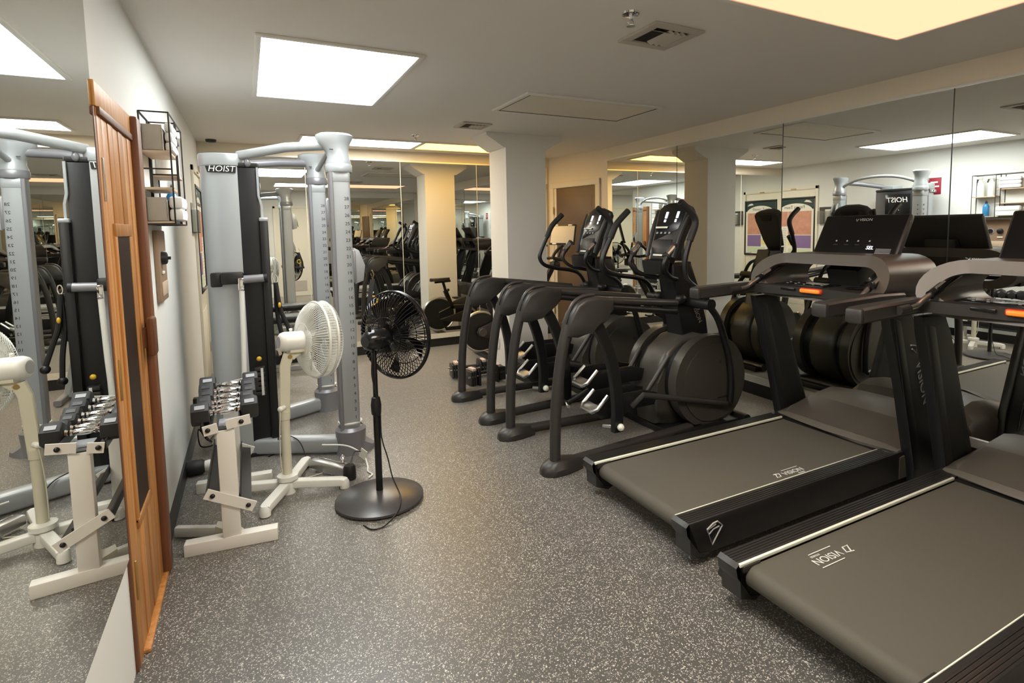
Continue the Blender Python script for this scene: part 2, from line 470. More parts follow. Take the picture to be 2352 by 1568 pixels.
# ---- cedar door on the left wall
d1 = bpy.data.objects.new('door_1', None); COL.objects.link(d1); d1.location = (XL, 2.25, 0)
struct(d1, 'cedar plank sauna door with a narrow dark window')
def L(name, m_, y0, y1, z0, z1, xa, xb, bev=.003, par=None):
    return G().bb((xa, y0, z0), (xb, y1, z1), bev).obj(name, m_, par or d1)
L('casing', 'wooddark', -.030, -.008, 0, 1.965, .0, .010)
L('stile', 'wood', -.008, .055, 0, 1.90, .0, .012)
L('casing', 'wooddark', .575, .655, 0, 1.965, .0, .042, .014)
L('casing', 'wood', -.030, .655, 1.885, 1.965, .0, .016)
L('head_stop', 'wooddark', -.006, .58, 1.862, 1.888, .0, .022)
L('threshold', 'wood', .06, .60, .0, .014, .0, .032)
npl = 6
for k in range(npl):
    y0 = .058 + k * .516 / npl; y1 = .058 + (k + 1) * .516 / npl - .007
    if 0 < k < 4:
        L('plank', 'wood', y0, y1, 1.50, 1.862, .002, .012 + .002 * (k % 2)); L('plank', 'wood', y0, y1, .02, .46, .002, .012 + .002 * (k % 2))
    else:
        L('plank', 'wood', y0, y1, .02, 1.862, .002, .012 + .002 * (k % 2))
L('window_frame', 'wood', .105, .400, 1.475, 1.52, .006, .021)
L('window_frame', 'wood', .105, .135, .46, 1.48, .006, .019)
L('window_frame', 'wood', .365, .400, .46, 1.48, .006, .019)
L('window_frame', 'wood', .105, .400, .44, .475, .006, .021)
L('window_pane', 'glassdark', .135, .365, .475, 1.475, .002, .0155, 0)
h = L('handle', 'wooddark', .475, .55, .985, 1.145, .030, .060, .012)
G().bb((.010, .49, 1.02), (.035, .53, 1.10)).obj('mount', 'wooddark', h)
for z in (.30, 1.0, 1.66):
    L('hinge', 'steel' if z > 1.5 else 'brass', .012, .022, z - .07, z + .07, .010, .018)

# ---- cream door on the left wall far end, with poster
d3 = bpy.data.objects.new('door_3', None); COL.objects.link(d3); d3.location = (XL, 5.90, 0)
struct(d3, 'cream door at the far end of the left wall')
L('casing', 'doorwhite', 0, .05, 0, 2.10, 0, .022, par=d3)
L('casing', 'doorwhite', .885, .935, 0, 2.10, 0, .022, par=d3)
L('casing', 'doorwhite', 0, .935, 2.05, 2.10, 0, .022, par=d3)
L('door_leaf', 'doorwhite', .055, .88, .01, 2.045, 0, .008, par=d3)
L('panel', 'doorwhite', .16, .775, .15, .75, .008, .014, par=d3)
L('panel', 'doorwhite', .16, .775, .82, 1.98, .008, .0095, par=d3)
hd = G().cyl((.008, .12, .98), (.06, .12, .98), .011).tube([(.055, .12, .98), (.06, .15, .98), (.06, .24, .98)], .010).obj('door_handle', 'steel', d3)
L('closer', 'brass', .40, .50, 2.06, 2.075, .022, .034, par=d3)
for z in (.3, 1.75): L('hinge', 'steel', .876, .889, z - .05, z + .05, .006, .026, par=d3)

# ---- back wall details seen in the far mirror
d4 = bpy.data.objects.new('door_4', None); COL.objects.link(d4); d4.location = (1.0, YB, 0)
struct(d4, 'pale door in the wall behind the viewer')
for a, b, z0, z1 in ((-.45, -.40, 0, 2.08), (.40, .45, 0, 2.08), (-.45, .45, 2.03, 2.08)):
    G().bb((a, 0, z0), (b, .02, z1), .003).obj('casing', 'doorwhite', d4)
G().bb((-.40, 0, .01), (.40, .01, 2.03)).obj('door_leaf', 'doorwhite', d4)
G().bb((-.2, .01, .12), (.2, .018, .36)).obj('kick_vent', 'vent', d4)

# ------------------------------------------------------------------ ceiling lights, vents, sprinklers
def ceiling_light(label, x0, x1, y0, y1, m_, grp='rectangular ceiling lights', fr=.028):
    t = thing('ceiling_light', label, 'ceiling light', ((x0 + x1) / 2, (y0 + y1) / 2, ZC), group=grp)
    a, b = (x1 - x0) / 2, (y1 - y0) / 2
    for lo, hi in (((-a - fr, -b - fr), (a + fr, -b)), ((-a - fr, b), (a + fr, b + fr)), ((-a - fr, -b), (-a, b)), ((a, -b), (a + fr, b))):
        G().bb((*lo, -.014), (*hi, 0), .003).obj('frame', 'frame', t)
    G().bb((-a, -b, -.009), (a, b, -.002)).obj('diffuser', m_, t)
    if m_ == 'offlens':
        for lo, hi in (((-a, -b), (a, -b + .012)), ((-a, b - .012), (a, b)), ((-a, -b), (-a + .012, b)), ((a - .012, -b), (a, b))): G().bb((*lo, -.0105), (*hi, -.008)).obj('dark_gap', 'ventdark', t)
    return t
ceiling_light('bright white ceiling light above the wooden door and silver machine', .116, .892, 3.107, 4.42, 'lampw')
ceiling_light('white ceiling light of the rear row, left of the warm one', .547, 1.736, 6.06, 6.54, 'lampw2')
ceiling_light('warm yellow ceiling light of the rear row behind the column', 1.79, 3.03, 6.06, 6.54, 'lampy2')
ceiling_light('white ceiling light of the front row above the viewer', .55, 1.72, .95, 1.77, 'lampw2')
ceiling_light('large warm yellow ceiling light at the upper right', 1.80, 3.05, .95, 1.785, 'lampy')
t = ceiling_light('unlit ceiling light panel in front of the column', 1.84, 3.0, 3.63, 4.21, 'offlens', fr=.04)

def vent(label, x, y, s=.3):
    t = thing('ceiling_vent', label, 'vent', (x, y, ZC), group='square ceiling vents')
    a = s / 2; b = a * .68
    for lo, hi in (((-a, -a), (a, -b)), ((-a, b), (a, a)), ((-a, -b), (-b, b)), ((b, -b), (a, b))):
        G().bb((*lo, -.013), (*hi, 0), .004).obj('frame', 'vent', t)
    G().bb((-b, -b, -.003), (b, b, -.001)).obj('backing', 'ventdark', t)
    for k in range(3):
        G().box((b * (.0 + .35 * k), 0, -.010), (.03, b * 1.75, .002), rot=Matrix.Rotation(R(32), 3, 'Y')).obj('slat', 'vent', t)
    G().box((-.02, -b * .62, -.009), (b * 1.9, .018, .002), rot=Matrix.Rotation(R(30), 3, 'X')).obj('slat', 'vent', t)
    return t
vent('square ceiling vent beside the sprinkler near the warm light', 1.90, 2.285, .31)
vent('smaller looking ceiling vent above the square column', 1.90, 4.93, .28)
def sprinkler(label, x, y):
    t = thing('sprinkler', label, 'sprinkler', (x, y, ZC), group='ceiling sprinklers')
    G().lathe([(.0, 0), (.042, 0), (.040, -.008), (.018, -.014), (0, -.014)]).obj('escutcheon', 'chrome', t)
    G().lathe([(.008, -.012), (.010, -.03), (.006, -.034), (.005, -.05)], seg=10).tube([(.012, 0, -.03), (.016, 0, -.042), (.004, 0, -.056)], .0025, 6).tube([(-.012, 0, -.03), (-.016, 0, -.042), (-.004, 0, -.056)], .0025, 6).obj('body', 'chrome', t)
    G().lathe([(0, -.058), (.02, -.058), (.02, -.055), (0, -.055)], seg=14).obj('deflector', 'steel', t)
sprinkler('chrome ceiling sprinkler in front of the near vent', 1.585, 2.11)
sprinkler('ceiling sprinkler near the rear row of lights', 1.56, 5.66)
tag(G().lathe([(0, 0), (.05, 0), (.045, -.025), (0, -.03)], (-.27, 6.70, ZC)).obj('smoke_detector', 'darkprint'), 'small dark ceiling sensor above the far left corner', 'sensor')

# ------------------------------------------------------------------ treadmills
def arc(cx, cy, r, a0, a1, n=6, ry=None):
    ry = ry or r
    return [(cx + r * cos(R(a0 + (a1 - a0) * k / n)), cy + ry * sin(R(a0 + (a1 - a0) * k / n))) for k in range(n + 1)]
def make_treadmill(label, loc):
    t = thing('treadmill', label, 'treadmill', loc, group='treadmills facing the right wall mirrors')
    for s in (1, -1):
        a, b = sorted((s * .322, s * .415))
        r = G().prism([(.0, .195), (.012, .202), (1.62, .202), (1.62, .045), (.13, .04), (.075, .055), (.01, .155)], 'y', a, b, .006).obj('side_rail', 'rail', t)
        for k in range(5):
            yy = s * (.345 + .014 * k)
            G().bb((.012, yy - .004, .2015), (1.50, yy + .004, .2045), .001).obj('tread_rib', 'rail', r)
        e = G().prism([(-.008, .19), (.01, .205), (.014, .198), (.02, .06), (.10, .03), (.13, .045), (.07, .055), (.0, .15)], 'y', min(a, b) - .002, max(a, b) + .002, .002).obj('end_cap', 'charcoal', t)
        G().bb((.02, min(s * .322, s * .306), .17), (.11, max(s * .322, s * .306), .196), .004).obj('belt_guard', 'charcoal', e)
        a, b = (.313, .325) if s > 0 else (-.3235, -.3185)
        G().bb((.008, a, .192), (1.50, b, .2055 if s > 0 else .2030), .002).obj('bright_strip', 'strip', t)
    # logo on the outer side of the right hand rail
    em = G().tube([(.165, -.417, .165), (.115, -.417, .150), (.145, -.417, .075), (.205, -.417, .150), (.175, -.417, .175), (.150, -.417, .172), (.113, -.417, .152)], .004, 6)
    em.tube([(.125, -.417, .128), (.150, -.417, .145), (.185, -.417, .150)], .0035, 6)
    em.obj('rail_emblem', 'print', t)
    belt = [(1.56, .187)] + [(.075, .187)] + [(.075 - .042 * sin(R(x)), .145 + .042 * cos(R(x))) for x in range(20, 181, 20)] + [(1.56, .103)]
    bl = G().prism(belt, 'y', -.31, .31).obj('running_belt', 'belt', t)
    G().cyl((.075, -.33, .145), (.075, .33, .145), .030).obj('rear_roller', 'black', t)
    # hood
    secs = []
    for x, z0, bow, lo in ((1.505, .206, 0, .0), (1.53, .222, .012, .0), (1.62, .262, .02, 0), (1.80, .305, .025, 0), (1.98, .325, .025, 0), (2.10, .30, .02, 0), (2.15, .22, .01, 0)):
        h = z0
        ys = [-.418, -.418, -.40, -.335, -.18, 0, .18, .335, .40, .418, .418]
        zs = [.05, .17 + (h - .206) * .2, .20 + (h - .206) * .35, h, h + bow * .8, h + bow, h + bow * .8, h, .20 + (h - .206) * .35, .17 + (h - .206) * .2, .05]
        secs.append([(x + (.055 * (1 - (y / .42) ** 2) if x < 1.7 else 0) * -1 + .05, y, z) for y, z in zip(ys, zs)])
    hood = G().loft(secs).obj('motor_hood', 'hood', t, ang=24)
    band = [[(x + .004, y * .985, z + .005) for (x, y, z) in sc[2:9]] + [(x + .004, y * .985, z - .02) for (x, y, z) in sc[2:9][::-1]] for sc in secs[1:4]]
    band[-1] = [(x - .10 + .11 * (y / .42) ** 2, y, z - .010) for x, y, z in band[-1]]
    G().loft(band).obj('hood_band', 'grey', hood, ang=24)
    G().bb((1.50, -.40, .04), (2.12, .40, .19), .01).obj('front_base', 'black', t)
    # uprights
    for s in (1, -1):
        a, b = sorted((s * .405, s * .455))
        u = G().prism([(1.63, .02), (1.89, .02), (1.86, .26), (1.60, .90), (1.54, 1.02), (1.33, 1.02), (1.36, .93), (1.58, .30)], 'y', a, b, .012).obj('upright', 'black', t)
        ya = min(s * .398, s * .462); yb = max(s * .398, s * .462)
        G().prism([(1.62, .10), (1.70, .10), (1.44, .96), (1.375, .98)], 'y', ya, yb, .008).obj('upright_rib', 'black', u)
    txt = text('upright_logo', 'VISION', .085, 'hexmark', t, (1.655, -.464, .60), (.245, 0, -.66), (.66, 0, .245), .0008)
    vlogo = G().tube([(1.545, -.463, .80), (1.585, -.463, .775), (1.575, -.463, .815), (1.532, -.463, .822)], .004, 6, closed=False).obj('upright_emblem', 'hexmark', t)
    # arms
    for s in (1, -1):
        p = [(.83, .425 * s, 1.068), (.92, .425 * s, 1.072), (1.25, .425 * s, 1.080), (1.46, .425 * s, 1.075)]
        G().bar(p, .072, .085, rnd=.28).obj('arm_rest', 'charcoal', t)
        G().box((.825, .425 * s, 1.067), (.03, .083, .070), .014).obj('arm_cap', 'charcoal', t)
        gp = G().tube([(1.14, .375 * s, 1.080), (1.21, .372 * s, 1.088), (1.25, .368 * s, 1.110), (1.31, .36 * s, 1.140)], .013, 10, smooth=4).obj('grip_tube', 'steel', t)
        G().tube([(1.30, .361 * s, 1.134), (1.52, .345 * s, 1.232)], .021, 14).obj('hand_grip', 'blackgloss', gp)
        G().tube([(1.33, .361 * s - .009, 1.147 + .013), (1.49, .350 * s - .009, 1.218 + .013)], .012, 8).obj('pulse_sensor', 'chrome', gp)
        G().cyl((1.07, .375 * s, 1.077), (1.15, .375 * s, 1.081), .020).obj('grip_socket', 'charcoal', gp)
    # ring shaped console frame
    def stad(hw, z0, z1, rx, rz, n=7):
        pts = []
        for (cx_, cz_, a0) in ((hw - rx, z1 - rz, 0), (-hw + rx, z1 - rz, 90), (-hw + rx, z0 + rz, 180), (hw - rx, z0 + rz, 270)):
            pts += arc(cx_, cz_, rx, a0, a0 + 90, n, rz)
        return pts
    g = G().ringplate(stad(.445, 1.03, 1.300, .17, .132), stad(.365, 1.085, 1.238, .11, .075), 'x', 0, .36)
    g.map(lambda c: (c.x + 1.34 + .42 * (c.z - 1.03) + .10 * (abs(c.y) / .445) ** 2 * -1 * (1 if c.x < .1 else 0) + .04, c.y, c.z))
    bmesh.ops.bevel(g.bm, geom=[e for e in g.bm.edges if len(e.link_faces) == 2 and e.calc_face_angle(0) > 1.2], offset=.012, segments=2, affect='EDGES')
    g.obj('console_ring', 'grey', t)
    # tray and fascia
    tr = G().loft([[(x, y, z) for (x, z) in ((1.29 + .05 * (1 - abs(y) / .40), 1.050), (1.29 + .05 * (1 - abs(y) / .40), 1.104), (1.60, 1.108), (1.64, 1.05))] for y in [-.40 + .1 * k for k in range(9)]]).obj('console_tray', 'charcoal', t, ang=30)
    G().box((1.47, .13, 1.1085), (.17, .34, .006), .002, rot=Matrix.Rotation(R(-1), 3, 'Y')).obj('key_panel', 'blackgloss', tr)
    kp = G()
    for k in range(10): kp.box((1.43 + .07 * (k % 2), -.0 + .03 * k, 1.1125), (.008, .012, .002))
    kp.obj('key_symbols', 'print', tr)
    for k in range(2): G().lathe([(.052, 0), (.060, .004), (.052, .008), (.045, .002), (0, -.004)], (1.47, -.19 - .115 * k, 1.106)).obj('cup_holder', 'black', tr)
    es = G().box((1.336, .0, 1.086), (.03, .15, .034), .012).obj('stop_housing', 'red', tr)
    G().box((1.323, .0, 1.086), (.03, .13, .024), .010).obj('stop_button', 'orange', tr)
    G().box((1.318, .15, 1.088), (.012, .10, .014), .003).obj('usb_slot', 'blackgloss', tr)
    # screen
    ax = Vector((.15, 0, .262)).normalized(); nx = Vector((-ax.z, 0, ax.x))
    c0 = Vector((1.765, 0, 1.398))
    def scr(u, v, d=0): return tuple(c0 + Vector((0, -u, 0)) + ax * v + nx * d)
    rot = Matrix((( nx.x, 0, ax.x), (0, 1, 0), (nx.z, 0, ax.z)))
    sh = G().box(tuple(c0 - nx * .022), (.044, .545, .318), .012, rot=rot).obj('screen_housing', 'charcoal', t)
    G().box(tuple(c0 + nx * .001), (.004, .52, .30), .004, rot=rot).obj('screen', 'screen', sh)
    XD, YD = (0, -1, 0), tuple(ax)
    text('screen_logo', 'VISION', .026, 'print', sh, scr(.012, .118, .004), XD, YD, .0004)
    G().tube([scr(-.052, .125, .004), scr(-.044, .108, .004), scr(-.036, .125, .004)], .002, 5).obj('screen_emblem', 'print', sh)
    for k in range(4):
        u = -.13 + .072 * k
        G().lathe([(0, 0), (.006, 0), (.006, .001), (0, .001)], scr(u, -.032, .004), tuple(nx), 10).obj('screen_dot', 'hexmark', sh)
        G().box(scr(u, -.058, .0035), (.001, .03, .005), rot=rot).obj('screen_caption', 'darkprint', sh)
    text('screen_digits', 'SEL', .032, 'led', sh, scr(.10, -.078, .004), XD, YD, .0004, shear=.15)
    for k in range(5): G().box(scr(.185, -.085 - .009 * k, .0035), (.001, .09, .004), rot=rot).obj('screen_text', 'hexmark', sh)
    G().box(scr(-.08, -.142, .008), (.02, .15, .006), .002, rot=rot).obj('reading_ledge', 'strip', sh)
    G().prism([(1.60, 1.20), (1.73, 1.24), (1.80, 1.36), (1.84, 1.36), (1.80, 1.18), (1.64, 1.10)], 'y', -.10, .10, .01).obj('screen_neck', 'charcoal', t)
    return t
def belt_logo(t, x, y, flip, k):
    d = (1 if flip else -1) * k
    text('belt_logo', 'VISION', .075 * k, 'whiteprint', t, (x, y, .1885), (d, 0, 0), (0, d, 0), .0006)
    text('belt_logo_small', 'FITNESS', .022 * k, 'whiteprint', t, (x + d * .05, y - d * .045, .1885), (d, 0, 0), (0, d, 0), .0006)
    G().tube([(x - d * .18, y + d * .03, .189), (x - d * .215, y - d * .02, .189), (x - d * .17, y - d * .02, .189), (x - d * .145, y + d * .025, .189), (x - d * .20, y + d * .035, .189)], .005 * k, 5).obj('belt_emblem', 'whiteprint', t)
    for sy in (.055, -.066): G().box((x + sy * d * .3, y + sy * d, .189), (.20 * k, .006 * k, .001)).obj('belt_line', 'whiteprint', t)
T1 = make_treadmill('second treadmill from the viewer, in the middle, its whole screen in view', (1.605, 2.163, 0))
T2 = dup(T1, (1.572, 1.118, 0), label='nearest treadmill in the lower right corner, cut off by the frame')
belt_logo(T1, .870, -.262, True, .62)
belt_logo(T2, .360, .205, False, .66)
tag(G().prism([(0, .0), (.16, .02), (.18, .055), (.02, .05)], 'y', -.03, .03, .01).obj('levelling_wedge', 'charcoal'), 'dark plastic wedge between the rear ends of the treadmills', 'wedge').location = (1.70, 1.64, 0)

# ------------------------------------------------------------------ elliptical trainers
def make_elliptical(label, loc):
    t = thing('elliptical_trainer', label, 'elliptical', loc, group='elliptical trainers beside the treadmills')
    S = .325
    for s in (-1, 1):
        leg = G().tube([(0, s * S, .03), (0, s * S, .14), (.012, s * S, .42), (.05, s * S, .70), (.10, s * S, .90)], .034, 14, smooth=5).obj('rear_leg', 'greytube', t)
        G().loft([[(-.095 + .27 * u, s * S + w * .075 * k, z * .088 * h_) for w, z in ((-1, 0), (-1.05, .45), (-.62, .92), (0, 1), (.62, .92), (1.05, .45), (1, 0))] for u, k, h_ in ((0, .35, .45), (.05, .62, .62), (.17, .92, .85), (.36, 1, 1), (.60, .92, 1), (.82, .72, .92), (1, .52, .80))]).obj('foot', 'charcoal', leg)
        cov = [(.075, .832), (.085, .90), (.105, .965), (.145, 1.02), (.205, 1.052), (.29, 1.062), (.41, 1.045), (.412, .968), (.36, .925), (.31, .872), (.24, .842), (.15, .818)]
        c = G().prism(cov, 'y', s * S - .052, s * S + .052, .022, 3).obj('shoulder_cover', 'charcoal', t)
        gb = G().tube([(.068, s * S, .85), (.088, s * S, .93), (.135, s * S, 1.022), (.20, s * S, 1.062), (.29, s * S, 1.069)], .012, 8, smooth=4).obj('cover_rib', 'greytube', c)
        G().bar([(.27, s * S, .93), (.335, s * S, .83), (.40, s * S, .68), (.445, s * S, .50), (.46, s * S, .33), (.457, s * S, .17)], .075, .045, smooth=5).obj('swing_arm', 'blacksteel', t)
        G().tube([(.39, s * S, 1.025), (1.05, s * (S - .12), .945)], .025, 12).obj('upper_rail', 'greytube', t)
        G().tube([(.39, s * S, .985), (1.05, s * (S - .12), .885)], .022, 12).obj('lower_rail', 'blacksteel', t)
        G().ball((.465, s * (S + .032), .205), .024).obj('pivot_cap', 'strip', t)
        G().cyl((.42, s * (S - .10), .185), (.455, s * S, .20), .013).obj('pivot_pin', 'steel', t)
        G().tube([(.06, s * S, .045), (1.15, s * .25, .05)], .034, 12).obj('floor_rail', 'greytube', t)
        # pedals
        px, pz = (.36, .285) if s < 0 else (.45, .385)
        py = s * .13
        tray = [(px, pz), (px + .035, pz + .09), (px + .05, pz + .09), (px + .05, pz + .03), (px + .48, pz + .035), (px + .56, pz + .02), (px + .50, pz - .01), (px + .03, pz - .012)]
        pd = G().prism([(px + .0, pz + .0), (px + .10, pz + .085), (px + .40, pz + .085), (px + .52, pz + .05), (px + .50, pz - .02), (px + .05, pz - .06)], 'y', py - .085, py - .075, .003)
        pd.prism([(px + .0, pz + .0), (px + .10, pz + .085), (px + .40, pz + .085), (px + .52, pz + .05), (px + .50, pz - .02), (px + .05, pz - .06)], 'y', py + .075, py + .085, .003)
        pd.bb((px + .03, py - .08, pz - .035), (px + .50, py + .08, pz - .01), .004)
        pdo = pd.obj('pedal', 'black', t)
        G().tube([(px + .105, py + .083, pz + .088), (px + .02, py + .088, pz + .01), (px - .005, py + .06, pz - .012), (px - .005, py - .06, pz - .012), (px + .02, py - .088, pz + .01), (px + .105, py - .083, pz + .088)], .013, 8).bar([(px + .0, py, pz - .01), (px + .06, py, pz + .01)], .02, .15).obj('pedal_rim', 'steel', pdo)
        G().tube([(px + .47, py, pz + .01), (.90, s * .15, .40), (1.02, s * .16, .56)], .017, 10).obj('crank_rod', 'greytube', t)
        G().tube([(px + .20, py, pz - .03), (.455, s * (S - .03), .19)], .018, 10).obj('pedal_link', 'blacksteel', t)
        G().tube([(px + .30, s * .22, pz - .01), (.70, s * .285, .36), (1.44, s * .31, .19)], .020, 10).obj('side_link', 'greytube', t)
    # front shrouds
    def disc(cx, cz, rx, rz, zmin, n=40):
        pts = []
        for k in range(n):
            a = 2 * pi * k / n; pts.append((cx + rx * cos(a), max(zmin + .02 * (1 - sin(a)) * 0, cz + rz * sin(a))))
        return pts
    for s in (-1, 1):
        ya, yb = sorted((s * .195, s * .275))
        sh = G().prism(disc(1.325, .365, .335, .335, .045), 'y', ya, yb, .024, 4).obj('side_shroud', 'shell', t)
        inner = disc(1.345, .350, .285, .285, .075)
        G().prism(inner, 'y', s * .272, s * .284, .006).obj('shroud_panel', 'shell', sh)
        G().lathe([(0, 0), (.012, 0), (.012, .003), (0, .003)], (1.40, s * .284, .50), (0, s, 0), 14).obj('badge', 'darkprint', sh)
        G().box((1.42, s * .285, .24), (.09, .006, .016), .003).obj('vent_slot', 'charcoal', sh)
        G().tube([(1.27, s * .30, .92), (1.36, s * .305, .80), (1.45, s * .312, .55), (1.475, s * .315, .36), (1.47, s * .315, .20)], .024, 10, smooth=5).obj('lower_arm', 'blacksteel', t)
    for s in (-1, 1): G().prism(disc(1.31, .355, .295, .305, .05), 'y', min(s * .12, s * .2), max(s * .12, s * .2), .005).obj('drive_wheel', 'black', t)
    cs = []
    for a_, r_ in ((-62, 1), (-30, 1), (0, 1), (30, 1), (60, 1), (90, 1), (115, 1.02), (140, 1.04), (160, 1.06), (180, 1.08), (197, 1.15), (212, 1.28), (219, 1.42)):
        cs.append((1.315 + .335 * r_ * cos(R(a_)), max(.012, .362 + .335 * r_ * sin(R(a_)))))
    cs += [(1.10, .012)]
    G().prism(cs, 'y', -.13, .13, .045, 4).obj('centre_shroud', 'shell', t)
    G().bb((.95, -.30, .0), (1.70, .30, .055), .015).obj('front_base', 'black', t)
    G().cyl((1.62, -.34, .045), (1.62, .34, .045), .04).obj('front_foot', 'black', t)
    # mast
    G().prism([(1.22, .60), (1.50, .60), (1.45, .78), (1.34, 1.04), (1.31, 1.22), (1.12, 1.22), (1.12, 1.12), (1.20, .90)], 'y', -.085, .085, .025, 3).obj('mast', 'blacksteel', t)
    for s in (-1, 1):
        G().cyl((1.26, s * .08, .93), (1.26, s * .335, .93), .040).obj('pivot_hub', 'black', t)
        G().ball((1.17, s * .12, .955), .045, (1, .7, .8)).obj('hub_cover', 'black', t)
        G().ball((1.30, s * .165, .88), .009).obj('bolt', 'steel', t)
    # console (leans away from the user)
    ax = Vector((.16, 0, .40)).normalized(); nx = Vector((-ax.z, 0, ax.x)); c0 = Vector((1.165, 0, 1.43))
    def cp(y, v, d): return tuple(c0 + Vector((0, y, 0)) + ax * v + nx * d)
    out = [(-.10, -.22), (.10, -.22), (.125, -.10), (.135, 0), (.155, .12), (.165, .18), (.13, .215), (.06, .235), (-.06, .235), (-.13, .215), (-.165, .18), (-.155, .12), (-.135, 0), (-.125, -.10)]
    g = G(); g.prism(out, 'x', -.05, .03, .018, 3)
    g.map(lambda v: cp(v.y, v.z, v.x))
    con = g.obj('console', 'charcoal', t)
    g = G(); g.prism([(y * .88, v * .88 + .02) for y, v in out[2:13]], 'x', .028, .034, .003); g.map(lambda v: cp(v.y, v.z, v.x)); g.obj('console_face', 'blackgloss', con)
    def plate(name, y, v, w, h, m_, d=.037):
        g = G().box((0, 0, 0), (.004, w, h), .001); g.map(lambda q: cp(q.y + y, q.z + v, q.x + d)); return g.obj(name, m_, con)
    for y, v, w, h in ((-.075, .13, .022, .05), (.045, .13, .022, .05), (.045, .085, .018, .02), (-.07, .085, .016, .022)): plate('led_display', y, v, w, h, 'led')
    for k in range(4): plate('console_button', .09 - .045 * k, -.01, .02, .014, 'hexmark')
    plate('reading_rest', .05, .03, .13, .014, 'strip', .045); plate('lower_label', .0, -.185, .10, .014, 'strip', .045)
    g = G(); g.prism([(-.085, -.17), (.085, -.17), (.095, -.06), (-.095, -.06)], 'x', .030, .036, .004); g.map(lambda v: cp(v.y, v.z, v.x)); g.obj('bottle_pocket', 'black', con)
    g = G(); g.prism([(-.06, .12), (.06, .12), (.085, .19), (-.085, .19)], 'x', -.056, -.050, .004); g.map(lambda v: cp(v.y, v.z, v.x)); g.obj('rear_recess', 'black', con)
    for s in (-1, 1):
        G().tube([cp(s * .145, -.19, .02), cp(s * .16, 0, .03), cp(s * .185, .18, .01)], .016, 8, smooth=4).obj('console_bezel', 'charcoal', con)
    # bottle holder below the console
    G().lathe([(.075, 0), (.085, .06), (.088, .10), (.078, .10), (.07, .02), (0, .015)], (1.04, 0, 1.14), sy=1.35).obj('bottle_holder', 'black', t)
    # moving handles and fixed grips
    for s, pts in ((-1, [(1.27, .93), (1.21, 1.02), (1.11, 1.08), (1.065, 1.14), (1.06, 1.25), (1.10, 1.38), (1.15, 1.50), (1.115, 1.57), (1.015, 1.645)]),
                   (1, [(1.29, .90), (1.20, 1.04), (1.10, 1.085), (.92, 1.115), (.81, 1.15), (.765, 1.21), (.78, 1.28), (.84, 1.40), (.885, 1.49), (.93, 1.54), (1.005, 1.605)])):
        pp = [(x, s * (.30 if z < 1.1 else .285), z) for x, z in pts]
        mh = G().tube(pp, .0185, 10, smooth=5).obj('moving_handle', 'blacksteel', t)
        G().tube(pp[-4:], .024, 12, smooth=5).obj('handle_sleeve', 'rubber', mh)
        fp = [(1.15, s * .10, 1.10), (1.03, s * .16, 1.13), (.955, s * .19, 1.20), (.975, s * .195, 1.27), (1.045, s * .195, 1.36)]
        fx = G().tube(fp, .016, 10, smooth=5).obj('fixed_grip', 'blacksteel', t)
        G().tube(fp[-2:], .022, 12).obj('grip_sleeve', 'rubber', fx)
        G().tube([(fp[-2][0] - .004, s * .195 - .006, fp[-2][2] + .02), (fp[-1][0] - .016, s * .195 - .006, fp[-1][2] - .02)], .021, 12).obj('pulse_sensor', 'chrome', fx)
    text('mast_logo', 'VISION', .05, 'hexmark', t, (1.36, -.086, .83), (.20, 0, -.40), (.40, 0, .20), .0006)
    return t
E1 = make_elliptical('nearest elliptical trainer, beside the middle treadmill', (1.588, 3.205, 0))
E2 = dup(E1, (1.592, 4.225, 0), label='farther elliptical trainer, in front of the square column')

# ------------------------------------------------------------------ exercise bike by the far mirror
b = thing('exercise_bike', 'black exercise bike with a rear flywheel, half hidden by the column', 'exercise bike', (2.37, 6.05, 0))
fw = G().lathe([(0, -.016), (.215, -.016), (.215, .016), (0, .016)], (0, 0, .29), (0, 1, 0), 40).obj('flywheel', 'black', b)
G().tube([(.232 * cos(a * pi / 20), 0, .29 + .232 * sin(a * pi / 20)) for a in range(40)], .018, 8, closed=True).obj('rim', 'steel', fw)
G().prism([(-.07, .29), (-.05, .34), (.08, .385), (.34, .50), (.62, .53), (.66, .40), (.55, .26), (.35, .20), (.05, .22), (-.05, .24)], 'y', -.062, -.03, .01).obj('chain_cover', 'charcoal', b)
G().prism([(.0, .22), (.34, .30), (.60, .47), (.55, .26), (.35, .15), (.05, .19)], 'y', .02, .05, .01).obj('frame_cover', 'charcoal', b)
G().lathe([(0, 0), (.05, 0), (.045, .012), (0, .012)], (0, -.062, .29), (0, -1, 0)).obj('hub_cap', 'grey', b)
G().lathe([(0, 0), (.11, 0), (.105, .008), (0, .008)], (.44, -.062, .37), (0, -1, 0)).obj('crank_disc', 'black', b)
G().bar([(.0, 0, .29), (.22, 0, .38), (.44, 0, .37), (.75, 0, .42)], .06, .05).bar([(.20, 0, .36), (.10, 0, .62)], .06, .05).bar([(.60, 0, .40), (.95, 0, .98)], .065, .055).bar([(.0, 0, .27), (.10, 0, .07), (.9, 0, .06)], .05, .05).obj('frame', 'blacksteel', b)
sp = G().cyl((.11, 0, .60), (.07, 0, .75), .02).bar([(-.05, 0, .745), (.18, 0, .755)], .03, .035).obj('seat_post', 'blacksteel', b)
G().loft([[(x, w * k, .785 + z) for w, z in ((-1, -.02), (-.8, .012), (0, .02), (.8, .012), (1, -.02), (0, -.03))] for x, k in ((-.11, .05), (-.09, .085), (-.02, .09), (.05, .05), (.12, .028), (.17, .018))]).obj('saddle', 'black', b)
G().ball((.16, -.05, .62), .022).cyl((.12, 0, .62), (.16, -.05, .62), .008).obj('adjuster_knob', 'black', b)
